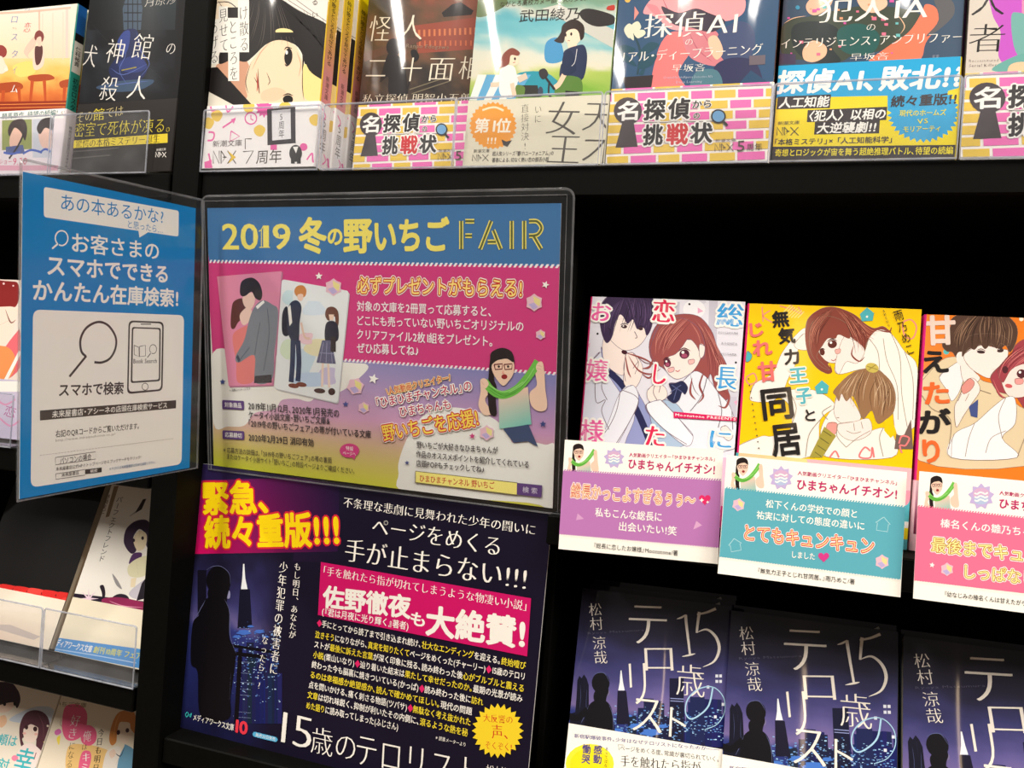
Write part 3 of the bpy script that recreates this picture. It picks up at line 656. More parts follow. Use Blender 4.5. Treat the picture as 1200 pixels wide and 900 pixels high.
a.burst((250, 218, 48), 868, 680, 152, 126, 24, 1.06); a.T((214, 52, 40), "大反響の", 784, 603, 955, 617, 50, 'mb'); a.T((214, 52, 40), "声、", 832, 684, 925, 690, 88, 'mb'); a.T((214, 52, 40), "ぞくぞく!", 795, 762, 950, 776, 50, 'mb')
a.T(Cw, "テロリスト", 42, 782, 750, 935, 210, 'm'); a.T(Cw, "松村涼哉", 800, 905, 1010, 940, 62, 'm')
a.v(200, 720, 5); a.T(Cw, "15", 655, 655, 832, 700, 250, 'm'); a.T(Cw, "歳の", 826, 728, 1086, 784, 165, 'm')
sheet_sign('novel_poster', 'dark navy poster with magenta panel and yellow starburst standing below the fair sign', 'poster', pl, a, M_SATIN, th=1.5)

# ------------------------------------------------------------------ three recommendation cards clipped to the middle shelf edge
MG = (192, 44, 104)
def card_head(a, gx, gy, gk, star, big, small):
    v0 = a.view; a.v(gx, gy, gk); scarf_person(a); a.view = v0
    x, y, r = star; a.burst((196, 178, 222), x, y, r, r * .74, 9); a.ell((214, 176, 208), x, y - r * .2, r * .62, r * .45); a.ell((180, 196, 226), x, y + r * .25, r * .55, r * .35)
    a.lines(W, r * .12, '|'.join(' '.join('%f,%f' % (x + r * (-.5 + .2 * i), y + r * (d + .07 * math.sin(2 * i))) for i in range(6)) for d in (-.25, .02, .28)))
    a.T(MG, "人気動画クリエイター「ひまひまチャンネル」", *small, 27, 'b'); a.T(MG, "ひまちゃんイチオシ!", *big, 66, 'h')
def house(a, c, x, y, s, r=0):
    q = [(0, -1), (1, -.1), (.75, -.1), (.75, .9), (-.75, .9), (-.75, -.1), (-1, -.1)]; t = math.radians(r)
    a.line(c, 4, [(x + s * (p * math.cos(t) - w * math.sin(t)), y + s * (p * math.sin(t) + w * math.cos(t))) for p, w in q], sm=False, closed=True)
CB = (254, 250, 240); OT = [(CB, .13), ((204, 52, 60), .06)]
pl = Plate((-128.5, 514.9, -106.2), 4.9, -3.5, -1.2, 101.1, 71.3); a = Art(pl, bg=CB); a.v(640, 500, 5)
card_head(a, 606, 516.4, 10.6, (398, 184, 62), (483, 216, 988, 252), (487, 165, 988, 190))
a.poly((188, 122, 184), "100,258 1026,318 1012,712 74,630"); a.hatch((188, 122, 184), (104, 254), (1026, 312), 11, 64); a.hatch(CB, (76, 634), (1012, 714), 11, 64)
a.poly((214, 160, 204), "185,508 222,540 175,548"); a.poly((222, 170, 208), "880,552 914,578 862,602")
a.T((255, 232, 186), "総長かっこよすぎるぅぅ〜", 147, 372, 872, 432, 92, 'r', OT); a.heart((228, 48, 108), 930, 426, 34); a.star(W, 912, 430, 14, 0, 4); a.star(W, 946, 442, 10, 0, 4)
a.T(CB, "私もこんな総長に", 288, 500, 677, 530, 58, 'b'); a.T(CB, "出会いたい!笑", 428, 582, 764, 612, 58, 'b'); a.T(K, "『総長に恋したお嬢様』Moonstone/著", 282, 695, 772, 741, 35)
sheet_sign('recommendation_card', 'purple banded recommendation card in front of the pink spined romance', 'card', pl, a, M_SATIN, 'recommendation cards along the middle shelf', .5)
pl = Plate((-27.1, 514.9, -108.1), 3.4, -6.7, .4, 103.4, 72.9); a = Art(pl, bg=CB); a.v(820, 520, 4.615)
card_head(a, 792.4, 532.4, 9.82, (440, 185, 66), (527, 218, 1066, 272), (530, 158, 1066, 212))
a.poly((94, 174, 190), "136,240 1116,345 1086,736 106,612"); a.hatch((94, 174, 190), (140, 237), (1116, 341), 10, 66); a.hatch(CB, (108, 616), (1086, 738), 10, 66)
house(a, (170, 214, 220), 990, 436, 40, 8); house(a, (170, 214, 220), 192, 548, 36, -10); pastel_star(a, 210, 330, 36, 10); pastel_star(a, 986, 638, 40)
a.T(CB, "松下くんの学校での顔と", 358, 322, 850, 380, 50, 'b'); a.T(CB, "祐実に対しての態度の違いに", 308, 384, 890, 446, 50, 'b')
a.T((255, 210, 150), "とてもキュンキュン", 245, 478, 940, 556, 98, 'r', [(W, .13), ((214, 58, 66), .07)]); a.T(CB, "しました", 500, 598, 622, 610, 42, 'b'); a.heart((214, 62, 140), 670, 612, 30)
a.T(K, "『無気力王子とじれ甘同居。』雨乃めこ/著", 316, 685, 838, 746, 32)
sheet_sign('recommendation_card', 'teal banded recommendation card in front of the yellow romance', 'card', pl, a, M_SATIN, 'recommendation cards along the middle shelf', .5)
o = atY(1070, 701.3, 514.9); pl = Plate(o, 3.4, -6.7, .4, 103.4, 72.9); a = Art(pl, bg=CB); a.v(1040, 530, 4.7375)
card_head(a, 1017.3, 553.7, 9.5, (520, 245, 74), (622, 282, 1190, 345), (622, 225, 1190, 288))
a.poly((250, 116, 150), "166,300 1190,415 1170,830 148,712"); a.hatch((250, 116, 150), (168, 297), (1190, 411), 11, 66); a.hatch(CB, (150, 716), (1170, 838), 11, 66)
a.T(W, "榛名くんの雛乃ちゃん", 295, 392, 860, 452, 56, 'b'); a.T((252, 244, 160), "最後までキュンキュン", 245, 510, 1120, 610, 96, 'r', [(W, .14), ((196, 140, 70), .07)])
a.T((252, 244, 160), "しっぱなし", 430, 660, 820, 700, 90, 'r', [(W, .14), ((196, 140, 70), .07)]); a.star(W, 247, 626, 16, 12); pastel_star(a, 330, 650, 38); a.T(K, "『幼なじみの榛名くんは甘えたがり。』みゅーな**/著", 318, 785, 1000, 866, 34)
sheet_sign('recommendation_card', 'hot pink recommendation card at the right edge of the photo', 'card', pl, a, M_SATIN, 'recommendation cards along the middle shelf', .5)

# ------------------------------------------------------------------ the three romance paperbacks on the middle shelf
SK = (250, 234, 226); LN = (120, 100, 112)
def ch(a, c, g, x, y, w, h, wt='mh', o=(), dy=0): a.T(c, g, x - w / 2, y - dy, x + w / 2, y + dy, h, wt, o)
GR = 'romance paperbacks on the middle shelf'
pl = Plate((-129.5, 553, -85.6), 0, -3, 0, 105.5, 150.5); a = Art(pl, 1.4, 0, bg=(232, 230, 240)); a.v(640, 330, 4.615); a.pen = ((120, 100, 122), 2.2)
a.lines((205, 202, 216), 46, "700,110 690,330|905,100 895,480|1010,600 1000,900", sm=False); a.lines((216, 214, 226), 30, "300,600 200,640|860,100 760,150|1040,610 930,600", sm=False); a.ell((246, 246, 250), 800, 150, 60, 50)
for x, y in ((775, 122), (278, 282), (1026, 438)): a.ell(K, x, y, 6)
a.poly((240, 175, 205), "820,140 850,160 820,172"); a.poly((240, 190, 215), "225,340 240,330 235,365"); a.poly((240, 175, 205), "1015,650 1035,640 1030,672")
a.blob((226, 228, 242), "205,500 290,380 345,470 420,540 505,610 480,720 440,905 160,905 190,690"); a.blob((152, 160, 208), "298,352 345,470 425,560 500,610 560,720 640,900 430,905 480,720 400,600 318,470"); a.line((44, 46, 86), 36, "338,486 420,570 510,740 575,905")
a.blob(SK, "318,300 400,350 432,400 420,505 345,470 306,400"); a.blob(SK, "330,270 345,220 400,150 480,200 540,250 545,290 505,345 445,372 400,362 345,312"); a.ell(SK, 344, 262, 18, 36, -10)
a.blob((62, 46, 78), "286,150 330,82 420,60 560,62 580,150 572,240 545,292 528,250 492,256 470,205 440,228 418,190 396,180 372,230 356,300 328,332 304,290 290,220")
a.flow((96, 76, 116), 4, "400,92 350,140 310,220 310,310", "420,92 410,140 400,170 380,220", 7, seed=2); a.flow((96, 76, 116), 4, "420,92 440,140 450,190 445,225", "560,80 572,140 566,220 545,285", 9, seed=3); a.flow((34, 26, 44), 3, "410,88 380,150 350,230 330,320", "560,90 560,170 550,230 530,250", 9, seed=4); a.lines((98, 76, 112), 5, "420,90 400,150 380,210|480,90 470,160 480,210|530,100 540,180 530,240|350,120 320,200 315,280", taper='m'); a.lines((40, 30, 50), 5, "400,234 424,226 446,236|496,246 514,240 528,250|385,205 430,200|335,250 348,265 342,290", taper='m')
a.ell((70, 46, 52), 422, 243, 16, 10, 5); a.ell((70, 46, 52), 512, 255, 12, 9); a.ell(W, 418, 240, 4); a.line(LN, 4, "478,270 492,300 482,306"); a.ell((70, 30, 40), 424, 382, 17, 11, 20)
a.blob(SK, "432,392 470,385 515,440 522,490 495,560 455,585 420,545 424,460"); a.lines(LN, 3, "432,392 420,470 430,540|470,385 500,440 480,500|500,430 470,470")
a.blob((240, 242, 250), "400,600 470,560 500,640 450,760 360,905 240,905 320,800"); a.lines(LN, 3.5, "400,600 420,590 500,640 450,760 360,905|400,600 380,700 330,800 240,905|290,385 220,480 190,690|265,500 270,650 320,640 300,700 340,800|345,470 300,560 330,640")
HR = (158, 82, 80)
a.blob(HR, "560,320 600,232 700,180 820,186 892,262 925,350 965,425 990,490 962,530 990,610 965,645 920,605 890,500 868,560 838,622 792,590 772,505 700,525 635,470 590,440 562,400")
a.blob((236, 240, 248), "720,560 800,485 870,520 930,600 1005,700 1015,905 640,905 600,760 660,660"); a.blob((176, 200, 224), "600,640 690,650 745,720 700,745 790,850 640,905 560,720")
a.blob(SK, "636,420 700,330 800,320 838,395 806,470 755,512 700,526 652,486")
a.blob(HR, "568,340 610,240 720,196 820,246 858,345 848,420 812,345 770,310 738,350 700,392 660,410 628,462 600,440 570,400"); a.flow((206, 132, 120), 4, "690,200 620,250 590,320 590,400", "800,200 740,270 690,330 640,410", 10, seed=5); a.flow((118, 54, 56), 3, "690,200 620,250 590,320 590,400", "800,200 740,270 690,330 640,410", 9, seed=6); a.flow((206, 132, 120), 4, "800,200 850,280 880,400 900,560", "880,260 930,360 975,470 975,600", 9, seed=7); a.flow((118, 54, 56), 3, "790,200 850,300 870,420 870,580", "890,270 930,380 970,480 960,620", 9, seed=8); a.lines(HR, 12, "860,480 830,560 850,620 820,660|790,520 780,600 810,640|960,560 990,620 970,680 930,670|585,400 560,460 520,470", taper='m'); a.lines((196, 122, 112), 5, "640,240 600,320 590,400|700,210 650,300 630,400|780,220 820,280 840,350|870,300 910,400 950,480", taper='m')
a.lines(HR, 9, "436,388 480,400 545,425 610,470|445,400 500,480 570,500 620,470|428,395 442,480 460,520|600,460 560,520 520,500", taper='m'); a.lines((120, 56, 60), 3.5, "480,395 540,440 600,440|900,380 950,470 940,560 980,610|850,480 830,560 850,600|780,500 800,580 830,620", taper='m')
for x, y, rx, ry in ((656, 440, 19, 24), (748, 392, 27, 26)): a.ell((88, 38, 58), x, y, rx, ry, -15); a.ell((170, 80, 110), x, y + ry * .35, rx * .6, ry * .45); a.ell(W, x - rx * .3, y - ry * .35, rx * .3)
a.lines((70, 30, 40), 6, "632,428 650,412 676,422|714,380 745,360 782,376", taper='m'); a.blob((248, 190, 186), "660,470 690,462 690,485 665,490"); a.blob((248, 190, 186), "770,425 800,420 800,440 775,448"); a.line((200, 90, 90), 4, "700,480 712,486 724,478")
a.blob(SK, "830,340 858,350 852,400 832,410"); a.blob((40, 44, 78), "664,552 700,548 738,538 766,572 752,610 735,600 720,640 690,658 654,628 680,600"); a.lines((96, 104, 150), 4, "680,560 740,600|670,600 730,560|690,640 710,570", sm=False)
a.blob(SK, "548,590 590,552 642,570 654,622 605,652 556,645"); a.blob((244, 246, 252), "548,660 620,640 670,690 745,770 795,835 760,890 640,800 560,715"); a.lines(LN, 3.5, "560,650 540,690 640,800 760,880|620,640 700,720 795,835|870,520 840,620 780,700|930,600 950,700 930,790|590,552 580,600 600,640|620,560 610,600|1005,700 1010,800")
a.blob(SK, "945,790 975,780 1010,830 990,860 960,840")
BL = (66, 164, 228); RR = (226, 40, 84); PK = (238, 96, 164)
for c, g, x, y, w, h in ((BL, '総', 996, 180, 140, 140), (BL, '長', 976, 520, 110, 140), (BL, 'に', 944, 852, 112, 120), (RR, '恋', 637, 160, 118, 135), (RR, 'し', 616, 500, 66, 130), (RR, 'た', 590, 835, 100, 130), (PK, 'お', 300, 165, 100, 118), (PK, '嬢', 278, 480, 112, 130), (PK, '様', 250, 806, 122, 130)): ch(a, c, g, x, y, w, h, 'mh', [(W, .1)], 3)
a.poly((224, 30, 96), "690,703 1040,736 1038,756 690,737"); a.T(W, "Moonstone PRESENTS", 700, 720, 1026, 744, 20, 'b')
for s, x0, y0, x1 in (("SOUCHOUNI", 932, 275, 1036), ("KOISHITA", 950, 333, 1034), ("OJOUSAMA", 934, 390, 1030)): a.T((120, 116, 124), s, x0, y0, x1, y0 + 5, 17)
sa = spine_art(14, 150.5, (222, 36, 112)); sa.VT(W, "総長に恋したお嬢様", 7, 140, 7, 70, 6, 'b')
ba = Art(pl, 1.4, 0, y1=46, bg=(238, 190, 214)); ba.poly((228, 60, 140), "0,0 108,0 108,14 0,14"); ba.T(W, "野いちご文庫", 10, 7, 70, 7, 8, 'b')
book('pale romance paperback with magenta spine and a couple behind the purple card', pl, 14, 'L', a, (222, 36, 112), sa, ba, 46, (238, 190, 214), group=GR)

pl = Plate((-22.6, 553, -85.6), 0, -3, 0, 105, 149.5); a = Art(pl, 1.4, 0, bg=(252, 206, 12)); a.v(840, 340, 4.615); CW = (250, 244, 234); ln = (150, 130, 110); a.pen = ((140, 118, 100), 2.0)
PS = (244, 150, 130)
a.lines(PS, 7, "245,90 250,170|290,110 250,140 300,175|340,85 420,110 460,130 440,90|420,110 400,80", taper=(1, 1)); a.line(PS, 8, "1010,170 1050,160 1080,200 1060,260 1020,250 1005,200", closed=True); a.line(PS, 8, "160,470 200,450 215,490 180,510 160,490", closed=True)
for i in range(7): a.line((250, 228, 130), 6, [[330 + i * 18, 150], [400 + i * 12, 80 + i * 6]])
a.blob(CW, "182,560 205,505 300,450 352,340 430,240 482,205 492,270 440,322 425,400 385,480 360,540 300,600 190,600"); a.blob(SK, "420,290 470,235 490,270 500,320 440,320")
a.blob(CW, "120,840 240,790 300,790 400,750 390,620 310,560 400,538 540,545 640,625 560,700 505,900 110,905"); a.poly((200, 195, 190), "0,0 1,0 1,1")
a.blob((140, 70, 58), "478,250 490,160 560,102 640,92 740,130 800,180 850,206 900,196 945,235 875,222 822,262 802,330 825,372 765,352 745,300 772,392 728,372 705,300 690,250 650,300 620,380 600,400 622,432 600,452 540,420 495,350")
a.blob(CW, "800,330 822,262 875,214 945,238 1015,330 1085,420 1080,700 1062,745 1005,785 965,760 945,600 900,450 800,425 660,455 640,410 700,385 760,395"); a.lines(ln, 3, "822,262 870,330 880,430|945,240 990,360 1000,560 1030,740|900,260 920,380 975,520 980,700|880,430 950,600|1015,330 1060,480 1060,700")
a.blob(SK, "548,320 575,262 650,240 700,262 705,330 672,382 622,394 580,374"); a.blob(SK, "690,250 760,280 800,330 760,395 700,388 660,455 640,400")
a.blob((140, 70, 58), "500,240 520,170 600,140 700,180 720,260 660,240 640,262 600,262 565,310 540,360 575,400 610,432 560,410 510,340"); a.lines((190, 120, 100), 5, "560,130 520,200 510,300|620,115 560,190 540,290|700,140 740,200 770,300", taper='m')
a.flow((198, 124, 102), 4, "600,105 530,160 495,240 500,340", "640,100 590,150 545,220 520,330", 8, seed=2); a.flow((92, 44, 38), 3, "600,105 530,160 495,240 520,360", "650,100 600,170 560,240 550,330", 9, seed=3); a.flow((198, 124, 102), 4, "640,100 690,160 740,260 780,360", "740,132 800,190 850,220 920,216", 9, seed=4); a.flow((92, 44, 38), 3, "640,100 690,170 730,270 750,360", "740,132 790,200 820,260 800,340", 9, seed=5); a.lines((140, 70, 58), 9, "545,410 590,445 620,440 610,400|740,300 730,350 770,385 800,360|870,215 930,225 945,200", taper='m')
a.ell((96, 46, 40), 625, 292, 25, 22, -10); a.ell(W, 617, 284, 7); a.ell((96, 46, 40), 570, 335, 14, 18, -10); a.lines((70, 36, 34), 6, "596,280 622,264 652,276|556,326 570,316 586,322", taper='m'); a.blob((248, 178, 170), "640,322 668,318 665,340 645,344"); a.line((180, 80, 80), 4, "618,376 632,382 644,372")
a.blob(CW, "588,900 560,780 590,690 640,640 700,680 800,760 900,745 960,800 945,905"); a.poly((250, 206, 12), "905,700 945,690 972,770 940,800 905,760"); a.poly((120, 98, 90), "970,780 1010,790 1050,700 1062,860 960,860")
a.blob(SK, "632,650 655,560 720,580 770,660 775,700 720,720 660,712"); a.blob((236, 160, 150), "600,720 650,720 640,780 590,790")
a.blob((156, 116, 82), "632,545 690,480 760,435 850,425 930,480 965,560 958,650 925,690 870,720 838,650 790,695 760,620 735,570 700,600 675,560 660,600 645,570"); a.flow((204, 170, 134), 4, "750,440 700,490 660,540 645,600", "800,430 780,500 770,570 765,640", 9, seed=6); a.flow((104, 74, 52), 3, "750,440 700,490 665,550 650,610", "830,428 810,500 800,580 800,670", 10, seed=7); a.flow((204, 170, 134), 4, "830,428 850,500 850,590 845,660", "920,475 955,540 955,610 935,670", 9, seed=8); a.flow((104, 74, 52), 3, "840,430 860,510 870,600 860,700", "930,480 960,550 955,640 930,690", 9, seed=9); a.lines((206, 172, 138), 5, "760,450 720,520 690,560|830,440 800,520 790,600|900,480 860,560 850,640|930,560 900,620 890,680|940,640 980,580|700,470 660,520", taper='m'); a.lines((110, 76, 52), 4, "800,450 770,540 770,640|870,460 830,560 840,650|940,520 910,600 900,690", taper='m')
a.ell((206, 186, 90), 840, 420, 36, 26, 15); a.lines((150, 130, 60), 4, "812,412 870,430|820,432 862,402", sm=False)
a.lines((80, 56, 50), 6, "672,572 690,580|725,610 745,640|738,628 750,622", taper='m'); a.line(ln, 4, "648,690 662,690"); a.blob(SK, "655,725 740,712 820,695 838,760 790,802 720,812 662,775"); a.lines(ln, 3, "700,760 740,775 780,765|740,720 745,760|780,712 790,750|655,725 650,790 700,850|700,850 760,800 830,760")
a.poly((170, 156, 66), "582,738 645,788 570,905 500,905"); a.lines((110, 104, 50), 5, "575,760 620,790|560,800 605,830|545,840 590,870|530,875 565,900", sm=False); a.lines(ln, 3, "560,700 500,780 480,900|400,560 430,640 400,740|620,625 570,660 600,700|320,800 300,900|900,745 880,800 900,900")
for p in ("830,870 800,850 770,900 830,905 840,850 850,905", "985,830 1000,790 1040,800 1020,840 990,840 1000,880", "660,905 640,870 610,905"): a.line((244, 130, 130), 9, p)
for x, y in ((812, 132), (568, 525)): a.poly((82, 182, 190), [(x, y - 38), (x + 38, y - 8), (x + 30, y + 34), (x - 28, y + 36), (x - 38, y - 2)]); a.ell(CW, x, y + 12, 6)
a.blob((82, 182, 190), "165,330 190,350 180,380 158,385")
for g, x, y, w, h in (('無', 345, 155, 86, 96), ('気', 378, 246, 86, 92), ('力', 405, 360, 76, 88)): ch(a, K, g, x, y, w, h, 'x', (), -4)
for g, x, y, w, h in (('王', 440, 460, 88, 96), ('子', 470, 570, 78, 96)): ch(a, (70, 178, 194), g, x, y, w, h, 'x', [((250, 240, 225), .1)], -4)
ch(a, K, 'と', 505, 676, 52, 74, 'h')
for g, x, y, w, h in (('じ', 214, 212, 66, 88), ('れ', 246, 312, 98, 98), ('甘', 274, 440, 96, 116)): ch(a, (240, 116, 112), g, x, y, w, h, 'x', (), -4)
for g, x, y, w, h in (('同', 326, 610, 158, 190), ('居', 372, 805, 150, 196)): ch(a, K, g, x, y, w, h, 'h', (), -8)
a.VT(K, "雨乃めこ", 972, 106, 1052, 350, 52, 'r'); a.VT((90, 80, 60), "AMENO", 898, 102, 932, 200, 16)
for i in range(12): a.ell((90, 80, 60), 172 + i * 5, 480 + i * 34, 4)
sa = spine_art(14, 149.5, (228, 40, 120)); sa.grad("1,60 13,60 13,149 1,149", [(236, 70, 110), (236, 70, 110), (220, 30, 130), (220, 30, 130)]); sa.VT(W, "無気力王子とじれ甘同居。", 7, 142, 7, 66, 6, 'b')
ba = Art(pl, 1.4, 0, y1=50, bg=(86, 182, 194)); ba.grad("0,38 60,38 60,51 0,51", [(250, 190, 200), (250, 190, 200), (252, 240, 130), (248, 200, 150)]); ba.poly((248, 186, 192), "50,38 108,34 108,52 42,52"); 
ba.blob((240, 150, 170), "98,26 104,28 105,36 99,34"); ba.rect((238, 216, 30), 98, 6, 106, 13); ba.rect(W, 98, 13, 106, 17)
book('bright yellow romance paperback with a resting couple behind the teal card', pl, 14, 'L', a, (228, 40, 120), sa, ba, 50, (86, 182, 194), group=GR)

o = atY(1072, 535, 556); x3 = atY(1083, 369, 559)[0]
pl = Plate((x3 + .3, 553, -85.6), 0, -3, 0, 105, 146.5); a = Art(pl, 1.4, 0, bg=(240, 128, 36)); a.v(1040, 340, 4.6125); HB = (86, 62, 50); a.pen = ((120, 96, 84), 2.2)
a.grad("200,120 420,120 400,400 190,480", [(244, 138, 40), (240, 128, 36), (238, 122, 50), (240, 140, 70)]); a.ell((252, 240, 220), 724, 156, 12); a.ell((90, 190, 190), 318, 332, 16)
SW = (228, 208, 170)
a.blob(SW, "178,500 290,380 380,360 440,380 500,480 600,520 740,640 860,560 860,920 170,920"); a.blob((244, 240, 240), "280,470 330,420 420,380 400,520 350,600 320,540"); a.blob(SK, "400,370 470,440 500,480 440,520 402,470")
a.blob(HB, "296,290 340,200 352,150 450,112 600,118 690,180 700,260 664,335 640,300 620,312 585,352 560,300 510,342 490,302 440,345 385,375 350,335 320,330"); a.ell(SK, 400, 372, 28, 40, -15)
a.blob(SK, "415,345 500,298 610,318 652,330 632,402 562,474 492,452 432,402"); a.blob(HB, "410,300 440,250 520,235 620,245 662,290 640,300 612,288 590,316 560,290 528,318 500,292 470,322 440,312 405,360"); a.flow((150, 116, 92), 4, "480,118 400,170 350,240 340,320", "520,114 470,190 440,250 420,330", 9, seed=2); a.flow((150, 116, 92), 4, "530,114 520,180 520,240 525,300", "640,140 680,200 680,260 665,320", 9, seed=3); a.flow((50, 34, 28), 3.5, "490,116 410,180 370,250 370,350", "610,122 640,190 650,250 640,300", 16, seed=4); a.lines((140, 110, 88), 6, "440,140 400,220 390,300|520,135 500,210 510,290|600,150 610,220 590,300|660,200 650,260|350,220 330,280", taper='m')
a.ell((70, 50, 50), 505, 334, 22, 9, 5); a.ell((70, 50, 50), 610, 328, 18, 9, -5); a.lines((60, 40, 38), 5, "480,326 506,318 532,330|592,322 612,314 630,322|560,430 590,424", taper='m')
HG = (162, 66, 76)
a.blob(HG, "556,470 600,415 660,380 690,300 760,262 860,300 860,700 760,660 712,600 690,570 640,560 590,540"); a.blob((252, 226, 218), "612,470 640,415 700,392 800,400 800,540 740,575 680,580 640,555"); a.blob(HG, "600,420 680,350 760,320 860,340 860,440 760,400 700,410 660,440 622,500"); a.flow((214, 122, 120), 4, "760,290 690,330 620,400 590,500", "860,320 800,350 730,390 690,420", 9, seed=5); a.flow((112, 38, 48), 3, "740,290 680,320 600,410 570,490", "860,330 780,350 720,380 670,430", 9, seed=6); a.lines(HG, 10, "580,520 610,570 660,590|720,600 750,650 740,700", taper='m'); a.lines((206, 112, 112), 5, "700,310 660,380|740,290 700,370|570,480 600,550 640,590", taper='m')
a.ell((86, 40, 48), 636, 430, 16, 20); a.ell((86, 40, 48), 724, 452, 26, 24); a.ell(W, 716, 444, 7); a.blob((246, 160, 156), "690,480 730,478 730,505 695,508"); a.ell((206, 92, 96), 655, 518, 20, 11, 10)
a.blob((246, 244, 246), "345,905 360,780 470,720 560,640 640,580 690,590 690,720 620,800 700,905"); a.blob(SK, "380,590 430,490 470,480 500,540 450,620 410,680 372,740 362,640"); a.blob((226, 150, 140), "400,520 440,478 470,500 450,540 410,560"); a.poly((70, 84, 140), "440,630 490,590 486,690 450,680"); a.lines(ln, 3, "470,720 440,800 420,900|640,580 600,680 620,800|380,600 400,560|420,600 440,560|500,540 560,560|180,560 240,640 340,700 330,860|530,880 560,800 640,760|700,905 740,800")
for c, g, x, y, w, h in (((238, 214, 200), '甘', 284, 216, 158, 176), (K, 'え', 258, 386, 130, 142), ((240, 108, 50), 'た', 264, 556, 128, 142), (K, 'が', 250, 712, 178, 150), ((240, 108, 50), 'り', 236, 868, 84, 150)): ch(a, c, g, x, y, w, h, 'x', (), -3)
sa = spine_art(14, 146.5, (226, 36, 128)); sa.VT(W, "幼なじみの榛名くんは甘えたがり。", 7, 140, 7, 62, 5, 'b')
ba = Art(pl, 1.4, 0, y1=43, bg=(240, 196, 206)); ba.v(1040, 530, 4.7375); ba.poly((248, 226, 140), "160,55 500,85 520,160 160,130"); ba.poly((20, 140, 206), "495,88 1100,150 1100,420 520,300"); ba.T((222, 40, 110), "応募者全員", 184, 112, 450, 138, 60, 'h'); ba.T(W, "僕の", 705, 150, 830, 164, 48, 'h')
ba.v(); ba.grad("-1,10 3,10 3,46 -1,46", [(110, 30, 60), (110, 30, 60), (220, 190, 196), (220, 190, 196)])
book('orange romance paperback with large hiragana title behind the hot pink card', pl, 14, 'L', a, (226, 36, 128), sa, ba, 43, (240, 196, 206), group=GR)

